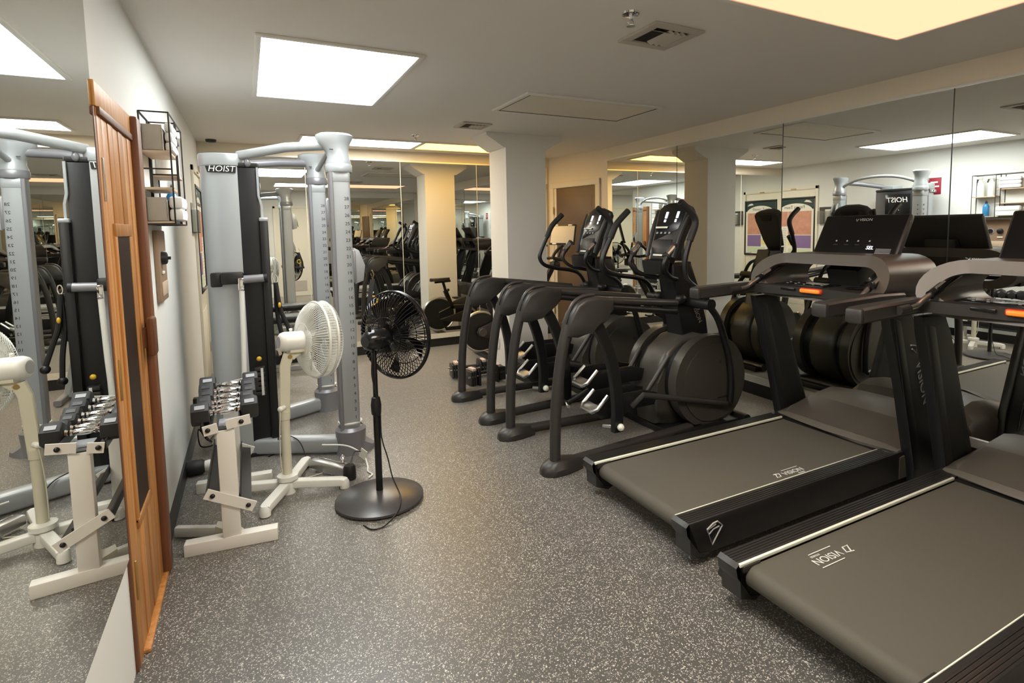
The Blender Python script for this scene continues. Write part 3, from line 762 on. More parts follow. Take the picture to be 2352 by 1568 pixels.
for s in (-1, 1):
    cr = G().bar([(.44, s * .085, .37), (.44 + s * .12, s * .085, .37 - s * .11)], .028, .014).obj('crank_arm', 'steel', b)
    G().box((.44 + s * .13, s * .14, .37 - s * .12), (.10, .10, .025), .008).obj('pedal', 'black', cr)
hb = G().cyl((.95, 0, .98), (1.02, 0, 1.10), .028).tube([(1.0, -.22, 1.10), (1.02, -.10, 1.11), (1.02, .10, 1.11), (1.0, .22, 1.10)], .017, 10).obj('handlebar', 'blacksteel', b)
for s in (-1, 1):
    G().tube([(1.0, s * .22, 1.10), (.90, s * .24, 1.11), (.85, s * .23, 1.14), (.92, s * .21, 1.22), (1.0, s * .205, 1.27)], .019, 10, smooth=5).obj('bar_end', 'rubber', hb)
G().box((1.00, 0, 1.02), (.10, .12, .10), .02).obj('resistance_box', 'black', hb)
rz = Matrix.Rotation(R(30), 3, 'Z') @ Matrix.Rotation(R(14), 3, 'Y')
tb = G().box((1.12, 0, 1.40), (.02, .36, .26), .008, rot=rz).cyl((1.04, 0, 1.10), (1.12, 0, 1.30), .014).obj('tablet_mount', 'blacksteel', b)
G().box(tuple(Vector((1.12, 0, 1.40)) + rz @ Vector((-.011, 0, 0))), (.004, .33, .215), .002, rot=rz).obj('tablet_face', 'offlens', tb)
for u in (-.1, .1):
    for v in (-.118, .118):
        G().box(tuple(Vector((1.12, 0, 1.40)) + rz @ Vector((-.014, u, v))), (.012, .06, .018), .004, rot=rz).obj('tablet_clip', 'strip', tb)
G().bar([(.0, -.24, .035), (.0, .24, .035)], .06, .05, up=(0, 0, 1)).bar([(.92, -.26, .035), (.92, .26, .035)], .06, .05, up=(0, 0, 1)).obj('stabilizer', 'black', b)

# selector dumbbells on the floor by the column
def block_dumbbell(label, loc, rz, grp):
    t = thing('block_dumbbell', label, 'dumbbell', loc, rz, grp)
    for s in (-1, 1):
        e = G().prism([(-.085, 0), (.085, 0), (.085, .13), (.06, .165), (-.06, .165), (-.085, .13)], 'x', s * .10 - .012, s * .10 + .012, .006).obj('end_plate', 'black', t)
        for k in range(3):
            G().prism([(-.075, .012), (.075, .012), (.07, .14), (-.07, .14)], 'x', s * (.135 + .024 * k) - .009, s * (.135 + .024 * k) + .009, .004).obj('weight_plate', 'charcoal', t)
        G().bb((s * .14 - .02, -.05, .14), (s * .14 + .02, .05, .165), .004).obj('weight_label', 'pink', e)
    for y in (-.06, .06): G().cyl((-.21, y, .09), (.21, y, .09), .009).obj('side_rail', 'steel', t)
    G().cyl((-.10, 0, .10), (.10, 0, .10), .017).obj('handle', 'rubber', t)
    return t
bd = block_dumbbell('black block dumbbell nearest the first elliptical foot', (1.98, 4.98, 0), R(8), 'block dumbbells on the floor')
dup(bd, (1.93, 5.27, 0), R(-6), 'black block dumbbell behind the other, nearer the far mirror')

# low black step box behind the elliptical
st = thing('aerobic_step', 'low black step box on the floor in front of the column', 'step', (2.62, 4.86, 0), R(4))
G().box((0, 0, .155), (.62, .36, .035), .014).obj('top', 'black', st)
for s in (-1, 1): G().loft([[(s * .22 + a * .09 * k, b_ * .16 * k, z) for a, b_ in ((-1, -1), (1, -1), (1, 1), (-1, 1))] for z, k in ((0, 1.1), (.138, .95))]).obj('riser', 'charcoal', st)

# ------------------------------------------------------------------ cable machine
HY = 4.38
h = thing('cable_machine', 'tall silver and black cable machine with two numbered columns against the left wall', 'cable machine', (0, HY, 0))
side = [(-.240, -.20), (-.232, -.245), (-.20, -.285), (-.15, -.305), (-.09, -.312), (-.03, -.305)]
for s in (-1, 1):
    p = [(x, y * -s) for x, y in side] + [(-.03, -.29 * -s), (-.22, -.20 * -s)]
    pn = G().prism(p, 'z', .02, 1.905).obj('side_panel', 'silver', h, ang=50)
    pc = [(x * 1.03 - .002, y * -s * 1.02) for x, y in side] + [(.0, -.28 * -s), (.0, -.12 * -s), (-.22, -.12 * -s)]
    G().prism(pc, 'z', 1.905, 1.985, .008).obj('top_cap', 'silver', h, ang=50)
G().prism([(-.03, -.303), (.080, -.298), (.092, -.27), (.092, .27), (.080, .298), (-.03, .303), (-.22, .195), (-.22, -.195)], 'z', .03, 1.90, .01).obj('front_shroud', 'black', h)
G().prism([(-.03, -.303), (.083, -.30), (.095, -.27), (.095, .27), (.083, .30), (-.03, .303)], 'z', 1.90, 1.93, .006).obj('shroud_top', 'black', h)
G().bb((.088, -.16, 1.60), (.098, .16, 1.86), .004).obj('logo_plate', 'blackgloss', h)
text('front_logo', 'HOIST', .095, 'whiteprint', h, (.099, 0, 1.78), (0, 1, 0), (0, 0, 1), .001, shear=.15)
text('front_model', 'Mi', .06, 'whiteprint', h, (.099, 0, 1.66), (0, 1, 0), (0, 0, 1), .001, shear=.15)
G().prism([(-.195, 1.862), (-.04, 1.862), (-.035, 1.908), (-.205, 1.900)], 'y', -.318, -.305).obj('side_logo_plate', 'black', h)
text('side_logo', 'HOIST', .052, 'whiteprint', h, (-.118, -.3195, 1.884), (1, 0, 0), (0, 0, 1), .001, shear=.2)
G().bar([(.082, -.306, 1.90), (.082, -.306, 1.72), (.096, -.300, 1.66), (.096, -.300, 1.5)], .014, .02).obj('edge_trim', 'silver', h)
gp = G().bb((.078, -.335, .03), (.128, -.285, 1.56), .01).obj('guide_post', 'blacksteel', h)
G().bb((.076, -.337, 1.555), (.130, -.283, 1.58), .008).obj('post_cap', 'silver', gp)
G().bb((-.215, -.355, 1.145), (-.15, -.30, 1.235), .01).bb((-.16, -.375, 1.16), (-.03, -.30, 1.235), .012).obj('bar_bracket', 'black', h)
G().cyl((-.04, -.345, 1.185), (.090, -.350, 1.190), .026).obj('bracket_roller', 'silverdark', h)
G().cyl((.085, -.350, 1.189), (.105, -.351, 1.191), .028).obj('roller_cap', 'black', h)
wb = G().tube([(-.045, -.372, 1.13), (-.052, -.372, .80), (-.065, -.372, .42)], .0155, 10).obj('lever_bar', 'white', h)
G().bb((-.065, -.39, 1.12), (-.03, -.36, 1.20), .006).ball((-.045, -.372, 1.13), .02).obj('lever_clevis', 'chrome', wb)
for k in range(6):
    G().bb((-.0, -.345, .42 + .032 * k), (.06, -.285, .445 + .032 * k), .003).obj('weight_plate', 'charcoal', h)
G().bb((.035, -.350, .42), (.05, -.343, .60)).obj('plate_labels', 'whiteprint', h)
G().ball((.03, -.33, .66), .016).obj('selector_knob', 'yellow', h)
G().bb((-.24, -.31, 0), (.10, .31, .03), .006).obj('base_plate', 'black', h)
def rrect(a, b_, r, n=3):
    pts = []
    for sx, sy, a0 in ((1, 1, 0), (-1, 1, 90), (-1, -1, 180), (1, -1, 270)): pts += arc(sx * (a - r), sy * (b_ - r), r, a0, a0 + 90, n)
    return pts
for s in (-1, 1):
    cx_, cy_ = (.552, s * .525) if s < 0 else (.528, s * .525)
    sec = rrect(.058, .062, .018)
    col = G().prism([(cx_ + u, cy_ + v) for u, v in sec], 'z', .15, 1.862).obj('column', 'silver', h)
    G().prism([(cx_ - .058 + u, cy_ - .02 + v) for u, v in rrect(.012, .045, .006)], 'z', .15, 1.86).obj('rear_channel', 'silverdark', col)
    text('number_scale', '\n'.join(str(k) for k in range(28, 0, -1)), .030, 'darkprint', col, (cx_ + .030, cy_ - .0625, .97), (1, 0, 0), (0, 0, 1), .0006, space=1.78)
    hole = None
    for k in range(28):
        z = .97 + (13.5 - k) * .0534
        if hole is None:
            hole = G().lathe([(0, 0), (.006, 0), (.006, .002), (0, .002)], (0, 0, 0), (1, 0, 0), 8).obj('pin_hole', 'black', col)
            hole.location = (cx_ + .0575, cy_ - .01, z)
        else:
            o = hole.copy(); COL.objects.link(o); o.parent = col; o.location = (cx_ + .0575, cy_ - .01, z)
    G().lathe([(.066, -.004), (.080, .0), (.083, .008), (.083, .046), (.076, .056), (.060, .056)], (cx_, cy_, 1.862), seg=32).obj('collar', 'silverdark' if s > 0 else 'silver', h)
    G().prism([(cx_ + u * 1.04, cy_ + v * 1.04) for u, v in sec], 'z', 1.80, 1.86, .002).obj('column_sleeve', 'silver', col)
    # head casting flaring to the arm
    secs = []
    for z, r, dx, st in ((1.915, .078, 0, 0), (1.925, .078, 0, 0), (1.955, .069, 0, .0), (1.985, .066, -.002, .08), (2.01, .066, -.008, .28), (2.045, .073, -.012, .48), (2.075, .082, -.010, .52), (2.095, .086, -.006, .48), (2.108, .070, -.006, .45), (2.112, .03, 0, .2)):
        ring = []
        for k in range(24):
            a = 2 * pi * k / 24; u, v = r * cos(a), r * sin(a)
            if u < 0: u *= 1 + st
            if u > 0: u *= 1 + st * .45
            ring.append((cx_ + dx + u, cy_ + v, z))
        secs.append(ring)
    hdc = G().loft(secs).obj('column_head', 'silver', h)
    G().box((cx_ - .05, cy_ - .07, 2.0), (.022, .006, .006)).obj('head_bolt', 'darkprint', hdc)
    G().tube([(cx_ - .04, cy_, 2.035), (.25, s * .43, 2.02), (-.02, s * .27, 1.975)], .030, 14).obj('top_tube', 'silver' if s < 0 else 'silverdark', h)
    G().lathe([(.075, 0), (.078, .02), (.10, .0), (.092, -.10), (.10, -.16), (.0, -.16)], (cx_, cy_, .16), seg=26).obj('column_boot', 'silverdark', h)
    G().lathe([(.070, 0), (.088, .0), (.088, .012), (.070, .016)], (cx_, cy_, .155), seg=26).obj('boot_ring', 'white', h)
    G().lathe([(.068, 0), (.078, .0), (.078, .008), (.068, .010)], (cx_, cy_, .205), seg=26).obj('upper_ring', 'white', h)
    G().loft([[(cx_ + .06 + a * .09 + .02 * b2, cy_ + b2 * w, z) for b2, z in ((-1, 0), (1, 0), (.6, zz), (-.6, zz))] for a, w, zz in ((0, .085, .10), (.5, .07, .06), (1, .03, .03))]).obj('toe_plate', 'silverdark', h)
    G().sweep([(-.03, s * .25, .062), (cx_ - .06, cy_ - s * .015, .062)], [(u, v) for u, v in rrect(.052, .050, .02)]).obj('base_tube', 'silver', h)
    G().lathe([(.012, 0), (.02, 0), (.02, .004), (.012, .004)], (.13, s * .36, .114), seg=14).obj('tube_grommet', 'darkprint', h)
    # pulley carriage
    zc = 1.235 if s < 0 else 1.62
    ca = G().bb((cx_ + .056, cy_ - .045, zc - .09), (cx_ + .075, cy_ + .045, zc + .12), .004).obj('carriage', 'silverdark', h)
    G().prism([(cx_ + .066, zc - .10), (cx_ + .12, zc - .08), (cx_ + .135, zc + .02), (cx_ + .10, zc + .12), (cx_ + .066, zc + .14)], 'y', cy_ - .035, cy_ - .029, .002).prism([(cx_ + .066, zc - .10), (cx_ + .12, zc - .08), (cx_ + .135, zc + .02), (cx_ + .10, zc + .12), (cx_ + .066, zc + .14)], 'y', cy_ + .029, cy_ + .035, .002).obj('pulley_plate', 'silver', ca)
    G().lathe([(.0, -.012), (.038, -.012), (.030, 0), (.038, .012), (0, .012)], (cx_ + .10, cy_, zc + .0), (0, 1, 0)).obj('pulley', 'black', ca)
    G().tube([(cx_ + .13, cy_, zc), (cx_ + .14, cy_, zc - .06)], .004, 8).obj('cable', 'black', ca)
G().tube([(.53, -.50, 1.955), (.55, -.42, 2.0), (.565, -.24, 2.055), (.57, 0, 2.075), (.565, .24, 2.055), (.545, .42, 2.0), (.515, .50, 1.955)], .019, 10, smooth=4).obj('pull_up_bar', 'silver', h)
G().ball((.03, -.30, 1.93), .02, (1, 1, 1.4)).obj('cap_knob', 'silverdark', h)

# accessories hanging on the machine
sh_ = thing('strap_handle', 'black strap handle with a yellow clip hanging on the near silver column', 'handle', (.735, 3.855, 1.16))
G().tube([(0, 0, .06), (.012, 0, .03), (.0, 0, -.01), (-.012, 0, .03), (0, 0, .06)], .004, 6).obj('carabiner', 'brass', sh_)
G().bar([(.0, 0, -.005), (.045, .02, -.16), (.05, .02, -.24)], .03, .004).bar([(.0, 0, -.005), (-.03, -.02, -.16), (-.035, -.02, -.24)], .03, .004).obj('strap', 'rubber', sh_)
G().cyl((-.055, -.025, -.25), (.07, .025, -.25), .016).obj('grip', 'rubber', sh_)
G().tube([(.03 * cos(a * pi / 8), .01, -.15 + .03 * sin(a * pi / 8)) for a in range(16)], .007, 8, closed=True).obj('ring_clip', 'yellow', sh_)
rp = thing('triceps_rope', 'black rope with steel clip hanging from the machine tower', 'rope', (.155, 4.10, 1.15))
G().tube([(0, 0, .0), (.02, 0, -.18), (.06, .01, -.30), (.10, .01, -.42)], .014, 8, smooth=5).tube([(0, 0, 0), (.0, .02, -.2), (.02, .02, -.36), (.03, .02, -.5)], .014, 8, smooth=5).obj('rope', 'rubber', rp)
for p in ((.10, .01, -.43), (.03, .02, -.51)): G().ball(p, .026).obj('rope_end', 'black', rp)
G().tube([(.012 * cos(a * pi / 6), 0, .025 + .026 * sin(a * pi / 6)) for a in range(12)], .004, 6, closed=True).obj('clip', 'chrome', rp)
G().ball((.015, -.015, -.15), .010, (1, 1, 1.8)).obj('strap_buckle', 'yellow', rp)

# weight bench behind the machine
wbn = thing('weight_bench', 'black padded bench with silver legs in front of the far mirror', 'bench', (.30, 6.38, 0))
G().box((.05, 0, .585), (.62, .27, .07), .025).obj('seat_pad', 'black', wbn)
G().box((-.26, 0, .30), (.26, .24, .06), .025, rot=Matrix.Rotation(R(20), 3, 'Y')).obj('leg_pad', 'black', wbn)
G().bar([(-.32, 0, .10), (.02, 0, .42), (.20, 0, .54)], .06, .05).obj('spine', 'silver', wbn)
G().bar([(.30, 0, .54), (.40, 0, .06)], .05, .05).obj('rear_leg', 'silver', wbn)
G().bar([(-.34, -.24, .035), (-.34, .24, .035)], .055, .05, up=(0, 0, 1)).obj('front_foot', 'silverdark', wbn)
G().bar([(.42, -.24, .035), (.42, .24, .035)], .055, .05, up=(0, 0, 1)).obj('rear_foot', 'silverdark', wbn)
G().bar([(-.34, 0, .05), (.42, 0, .05)], .05, .045).obj('floor_beam', 'silver', wbn)
G().cyl((-.10, -.16, .20), (-.10, .16, .20), .035).obj('foam_roller', 'black', wbn)

# ------------------------------------------------------------------ pedestal fans
def fan_head(t, c, n, Rr, m_, bladem, nb, back, spokes, wr, rings, mr, ml):
    dp = back
    c = Vector(c); n = Vector(n).normalized()
    q = Vector((0, 0, 1)).rotation_difference(n).to_matrix()
    def loc(r, a, z): return c + q @ Vector((r * cos(a), r * sin(a), z))
    def grille(name, prof, rr):
        g = G()
        for k in range(spokes):
            a = 2 * pi * k / spokes
            g.tube([loc(r, a + tw, z) for r, z, tw in prof], wr, 4)
        for r, z in rr:
            g.tube([loc(r, 2 * pi * j / 48, z) for j in range(48)], wr * 1.25, 5, closed=True)
        return g.obj(name, m_, t)
    grille('rear_grille', [(.045, -.075, 0), (Rr * .45, -.072, .03), (Rr * .78, -.058, .05), (Rr * .96, -.030, .06), (Rr, 0, .06)], [(.045, -.075), (Rr * .45, -.072), (Rr * .72, -.062)][:rings])
    grille('front_grille', [(.045, .060 + dp, 0), (Rr * .45, .058 + dp, -.03), (Rr * .78, .048 + dp, -.05), (Rr * .96, .026 + dp, -.06), (Rr, dp, -.06), (Rr, 0, -.06)], [(.045, .060 + dp), (Rr * .45, .058 + dp), (Rr * .72, .052 + dp), (Rr * .9, .036 + dp)][:rings + 1])
    if dp: grille('grille_side', [(Rr, -.002, .06), (Rr, dp, .06)], [(Rr, dp)])
    g = G()
    for z in ((-.006, .008) if not dp else (-.004, dp)): g.tube([loc(Rr + .003, 2 * pi * j / 60, z) for j in range(60)], .007, 8, closed=True)
    g.obj('grille_rim', m_, t)
    G().lathe([(0, .066 + dp), (.040, .066 + dp), (.048, .058 + dp), (.03, .05 + dp), (0, .05 + dp)], c, n).obj('front_badge', m_, t)
    G().lathe([(0, .03), (.03, .03), (.042, .015), (.042, -.03), (0, -.03)], c, n).obj('blade_hub', bladem, t)
    for k in range(nb):
        a0 = 2 * pi * k / nb + .3; g = G(); rows = []
        for i in range(7):
            u = i / 6; r = .035 + (Rr * .88 - .035) * u; w = (.30 + .62 * u - .25 * u ** 4) * (1.0 if nb == 3 else .72)
            rows.append([loc(r, a0 - w * .5 + w * j / 4 + .35 * u, (-.024 + .048 * j / 4) * (1 - .35 * u)) for j in range(5)])
        vs = [[g.bm.verts.new(p) for p in row] for row in rows]
        for i in range(6):
            for j in range(4): g.bm.faces.new((vs[i][j], vs[i][j + 1], vs[i + 1][j + 1], vs[i + 1][j]))
        bmesh.ops.solidify(g.bm, geom=list(g.bm.faces), thickness=.003)
        g.obj('blade', bladem, t)
    return c, n
wf_ = thing('pedestal_fan', 'white pedestal fan with a cross shaped foot beside the silver machine', 'fan', (.135, 3.41, 0))
G().lathe([(0, .0), (.042, .0), (.042, .075), (.056, .08), (.056, .105), (.035, .112), (0, .112)], seg=26).obj('foot_hub', 'fanwhite', wf_)
for ex, ey in ((-.126, -.24), (.125, .33), (.29, -.105), (-.27, .115)):
    v = Vector((ex, ey, 0)); u = v.normalized()
    lg = G().sweep([u * .035 + Vector((0, 0, .052)), v * .93 + Vector((0, 0, .042)), v + Vector((0, 0, .036))], rrect(.026, .022, .006), up=(0, 0, 1)).obj('leg', 'fanwhite', wf_)
    G().cyl(v * .97, v * .97 + Vector((0, 0, .018)), .02).obj('leg_pad', 'rubber', lg)
    G().lathe([(.012, 0), (.027, .004), (.027, .04), (.018, .058), (0, .058)], v + Vector((0, 0, .0)), seg=18).obj('leg_tip', 'fanwhite', lg)
G().cyl((0, 0, .10), (0.003, 0, .46), .0245).obj('lower_pole', 'cream', wf_)
G().cyl((.002, 0, .43), (.003, 0, .475), .029).obj('pole_collar', 'cream', wf_)
G().bar([(.003, 0, .46), (.010, .0, .60), (.018, 0, .735), (.040, 0, .80)], .055, .03).obj('upper_pole', 'cream', wf_)
kn = G().cyl((.0, -.015, .50), (-.018, -.035, .50), .014).ball((-.02, -.038, .50), .015).obj('height_knob', 'fanwhite', wf_)
G().cyl((.045, -.018, .785), (.045, .018, .785), .012).obj('tilt_bolt', 'brass', wf_)
nW = Vector((.956, .29, -.07)).normalized()
c0 = Vector((-.010, -.012, .872))
G().lathe([(0, 0), (.034, 0), (.050, .012), (.056, .03), (.056, .165), (.046, .172), (0, .172)], c0, nW, 30).obj('motor_housing', 'fanwhite', wf_)
G().lathe([(.022, -.001), (.027, -.002), (.032, -.001), (.022, .002)], c0, nW, 24).obj('housing_ring', 'print', wf_)
G().bar([c0 + nW * .05 + Vector((0, 0, -.052)), c0 + nW * .165 + Vector((0, 0, -.052))], .02, .07, up=(-.29, .956, 0)).bar([c0 + nW * .06 + Vector((0, 0, -.085)), c0 + nW * .10 + Vector((0, 0, -.055))], .05, .035, up=(-.29, .956, 0)).obj('neck', 'cream', wf_)
G().cyl(c0 + nW * .07 + Vector((0, 0, .05)), c0 + nW * .07 + Vector((0, 0, .07)), .008).ball(c0 + nW * .07 + Vector((0, 0, .07)), .010, (1, 1, .5)).obj('oscillation_knob', 'fanwhite', wf_)
fan_head(wf_, c0 + nW * .205, nW, .215, 'fanwhite', 'clearwhite', 3, .045, 84, .0017, 2, 0, 0)
G().tube([(-.02, -.04, .50), (-.03, -.03, .35), (-.03, -.02, .16), (.0, .05, .06), (.08, .12, .012), (.2, .16, .006)], .003, 6, smooth=5).obj('power_cord', 'cream', wf_)

bf = thing('pedestal_fan', 'black pedestal fan with a round dark base in the middle of the floor', 'fan', (.575, 3.055, 0))
G().lathe([(0, 0), (.222, 0), (.235, .010), (.235, .022), (.20, .038), (.10, .052), (.03, .060), (0, .060)], seg=56).obj('base', 'fanbase', bf)
G().cyl((0, 0, .055), (0, 0, .52), .0185).obj('lower_pole', 'blackgloss', bf)
G().lathe([(.019, -.05), (.026, -.04), (.028, .01), (.022, .05), (.014, .055)], (0, 0, .53)).obj('height_collar', 'black', bf)
G().cyl((0, 0, .55), (0, 0, .86), .0135).obj('upper_pole', 'blackgloss', bf)
nB = Vector((.83, .555, .0)).normalized()
cB = Vector((-.005, .0, .895))
G().lathe([(0, -.055), (.03, -.055), (.05, -.035), (.062, .0), (.062, .07), (.05, .09), (0, .09)], cB, nB, 26).obj('motor_housing', 'blackgloss', bf)
G().bar([(0, 0, .84), (.01, .005, .88), (.02, .012, .90)], .05, .04).obj('neck', 'blackgloss', bf)
G().cyl(cB + Vector((0, 0, .055)) - nB * .02, cB + Vector((0, 0, .08)) - nB * .02, .009).obj('oscillation_knob', 'blackgloss', bf)
fan_head(bf, cB + nB * .17, nB, .243, 'blackgloss', 'blackgloss', 5, 0, 64, .0024, 2, 0, 0)
G().tube([(-.01, -.02, .83), (-.02, -.022, .72), (-.005, -.022, .62), (.016, -.02, .50), (.018, -.022, .36), (.045, -.03, .24), (.06, -.06, .14), (.085, -.10, .062), (.075, -.17, .047), (.04, -.235, .025), (-.04, -.30, .005), (-.10, -.30, .004), (-.13, -.24, .004)], .0035, 6, smooth=5).obj('power_cord', 'black', bf)

# ------------------------------------------------------------------ dumbbell rack and dumbbells
rk = thing('dumbbell_rack', 'white two tier dumbbell rack beside the wooden door', 'rack', (-.135, 3.285, 0))
for y, nm_ in ((-.345, 0), (.36, 1)):
    G().bb((-.038, y - .025, .055), (.038, y + .025, .575), .004).obj('post', 'white', rk)
    G().box((0, y, .03), (.39, .058, .06), .004, rot=Matrix.Rotation(R(-6), 3, 'Z')).obj('foot', 'white', rk)
    f = -1 if y < 0 else 1
    G().bb((-.034, y - .022, .573), (.034, y + .022, .580)).obj('post_cap', 'black', rk)
    for x0, x1, z0, z1 in ((-.088, -.030, .583, .592), (.004, .105, .600, .612)):
        br = G().bar([(x0, y + f * .031, z0), (x1, y + f * .031, z1)], .045, .008, rnd=.1).obj('bracket', 'white', rk)
        G().ball(((x0 + x1) / 2 + (.012 if x0 > 0 else -.01), y + f * .037, (z0 + z1) / 2), .011, (1, .7, 1)).obj('bolt', 'black', br)
    br = G().bar([(-.095, y + f * .031, .292), (.10, y + f * .031, .185)], .048, .008, rnd=.1).obj('bracket', 'white', rk)
    for x, z in ((-.068, .277), (.075, .199)): G().ball((x, y + f * .037, z), .011, (1, .7, 1)).obj('bolt', 'black', br)
for x, z in ((-.075, .595), (.075, .610)):
    G().prism([(x - .02, z - .022), (x + .02, z - .022), (x + .02, z - .016), (x - .014, z - .016), (x - .014, z + .018), (x - .02, z + .018)], 'y', -.37, .385).obj('upper_rail', 'black', rk)
for x, z in ((-.07, .275), (.065, .235)):
    G().prism([(x - .024, z - .02), (x + .024, z - .032), (x + .024, z - .026), (x - .019, z - .014), (x - .019, z + .022), (x - .025, z + .022)], 'y', -.37, .385).obj('lower_rail', 'black', rk)
G().bb((-.03, -.30, .576), (.05, -.20, .580)).obj('rail_label', 'hexmark', rk)

def dumbbell(label, loc, rz, r, hl):
    t = thing('hex_dumbbell', label, 'dumbbell', loc, rz, 'hex dumbbells on the white rack')
    for s in (-1, 1):
        p = [(r * cos(R(60 * k + 30)), r * sin(R(60 * k + 30))) for k in range(6)]
        hd_ = G().prism([(u, v) for u, v in p], 'x', s * (.065 + hl / 2) - hl / 2, s * (.065 + hl / 2) + hl / 2, r * .16, 2).obj('head', 'rubber', t)
        G().box((s * (.065 + hl / 2), -r * .52, r * .74), (hl * .55, r * .45, .002), rot=Matrix.Rotation(R(30), 3, 'X')).obj('weight_mark', 'hexmark' if r > .05 else 'darkprint', hd_)
    G().lathe([(.014, -.07), (.016, -.062), (.011, -.052), (.014, -.044), (.010, -.036), (.0145, -.02), (.0155, 0), (.0145, .02), (.010, .036), (.014, .044), (.011, .052), (.016, .062), (.014, .07)], (0, 0, 0), (1, 0, 0), 16).obj('handle', 'chrome', t)
    return t
ordn = ['nearest hex dumbbell on the white rack, at its front end', 'second hex dumbbell from the front end of the white rack', 'third hex dumbbell from the front end of the white rack',
        'fourth hex dumbbell from the front end of the white rack', 'fifth hex dumbbell from the front, second from the back of the rack', 'rearmost hex dumbbell on the white rack']
for k in range(6):
    r = (.054, .043, .043, .046, .050, .055)[k]; y = (-.27, -.165, -.07, .03, .14, .26)[k]
    dumbbell(ordn[k], (-.135 + (.0, .004, -.003, .004, 0, .006)[k], 3.285 + y, .590 + r * .87), R((2, -1, 1, 0, -1, 1)[k]), r, (.075, .06, .06, .065, .068, .078)[k])
rd = thing('round_dumbbell', 'round black dumbbell lying on the floor against the left wall', 'dumbbell', (-.325, 3.95, .047))
for s in (-1, 1): G().lathe([(0, -.05), (.036, -.05), (.046, -.035), (.046, .035), (.036, .05), (0, .05)], (s * .085 if s > 0 else -.03, 0, 0), (1, 0, 0)).obj('head', 'rubber', rd) if s < 0 else G().lathe([(0, -.03), (.03, -.03), (.034, 0), (.03, .03), (0, .03)], (.045, 0, 0), (1, 0, 0)).obj('sleeve', 'white', rd)
wfb = thing('foot_bar', 'white metal foot bar on the floor behind the front foot of the rack', 'bar', (-.27, 3.11, 0), R(-28))
G().box((0, 0, .028), (.26, .035, .05), .008).obj('bar', 'white', wfb)
G().loft([[(.08 + .12 * u, y * w, z * hh + .002) for y, z in ((-1, 0), (1, 0), (.8, .8), (0, 1), (-.8, .8))] for u, w, hh in ((0, .03, .075), (.4, .05, .07), (1, .02, .03))]).obj('shoe', 'cream', wfb)

# silver bar and cord on the floor between the machine and fans
sb = thing('curl_attachment', 'silver bar attachment with a black end lying by the near column base', 'bar', (.375, 3.55, .0), R(-54))
G().box((0, 0, .045), (.30, .055, .05), .006).obj('bar', 'steel', sb)
G().box((.0, .04, .06), (.28, .010, .018), .003).obj('side_rail', 'chrome', sb)
G().lathe([(0, 0), (.036, 0), (.038, .01), (.036, .07), (.028, .085), (0, .085)], (.165, 0, 0)).obj('end_plug', 'black', sb)
G().lathe([(.006, 0), (.018, .004), (.012, .02), (.016, .03), (.006, .045), (0, .05)], (.07, .04, .07), seg=12).obj('wing_nut', 'chrome', sb)
G().tube([(.165, .01, .085), (.15, .06, .14), (.16, .10, .13)], .004, 6, smooth=4).obj('tag_string', 'black', sb)
G().box((.165, .115, .11), (.05, .004, .06), rot=Matrix.Rotation(R(25), 3, 'Y')).obj('paper_tag', 'paper', sb)
tag(G().tube([(.36, 3.77, .11), (.50, 3.70, .10), (.585, 3.63, .05), (.60, 3.55, .006), (.585, 3.46, .005), (.60, 3.40, .005), (.57, 3.36, .005)], .005, 8, smooth=6).obj('white_cord', 'white'), 'white cord curling on the floor beside the near column base', 'cord')
tag(G().tube([(.05, 4.02, .004), (.12, 4.10, .004), (.10, 4.25, .004), (.06, 4.18, .12), (.09, 4.10, .13), (.22, 3.95, .118), (.26, 3.80, .05), (.25, 3.72, .02)], .0035, 6, smooth=6).obj('black_cord', 'black'), 'thin black cord trailing over the silver base tube', 'cord')

# wall plug and cord on the left wall
pg = thing('power_adapter', 'black plug and cord on the left wall near the floor', 'plug', (XL, 4.75, .25))
G().bb((0, -.03, -.03), (.035, .03, .03), .006).obj('plug', 'black', pg)
G().tube([(.03, 0, -.02), (.05, -.03, -.10), (.04, -.08, -.19), (.09, -.16, -.242), (.13, -.30, -.244), (.06, -.42, -.20), (.05, -.36, -.10), (.09, -.25, -.22), (.12, -.10, -.244)], .0045, 6, smooth=6).obj('cord', 'black', pg)

# ------------------------------------------------------------------ wall shelf and what is on it
ws = thing('wall_shelf', 'black wire wall shelf with wooden boards beside the wooden door', 'shelf', (XL, 3.15, 1.53))
def wire(name, *segs): 
    g = G()
    for a, b_ in segs: g.tube([a, b_], .0035, 6)
    return g.obj(name, 'wire', ws)
D, LY, HZ, YM = .118, .55, .515, .30
for y in (0, YM, LY):
    wire('side_frame', ((.004, y, 0), (D, y, 0)), ((.004, y, HZ), (D, y, HZ)), ((.004, y, 0), (.004, y, HZ)), ((D, y, 0), (D, y, HZ)), ((.004, y, .255), (D, y, .255)))
wire('long_bar', ((D, 0, HZ), (D, LY, HZ)), ((.004, 0, HZ), (.004, LY, HZ)), ((D, 0, 0), (D, LY, 0)), ((.004, 0, 0), (.004, LY, 0)))
wire('inner_upright', ((.004, .25, 0), (.004, .25, HZ)), ((D, .25, 0), (D, .25, HZ)))
for nm_, y0, y1, z in (('a', 0.003, YM - .003, .335), ('b', .003, YM - .003, .165), ('c', .003, LY - .003, .006), ('d', YM + .003, LY - .003, .25)):
    G().bb((.006, y0, z - .006), (D - .004, y1, z + .006), .001).obj('board', 'shelfwood', ws)
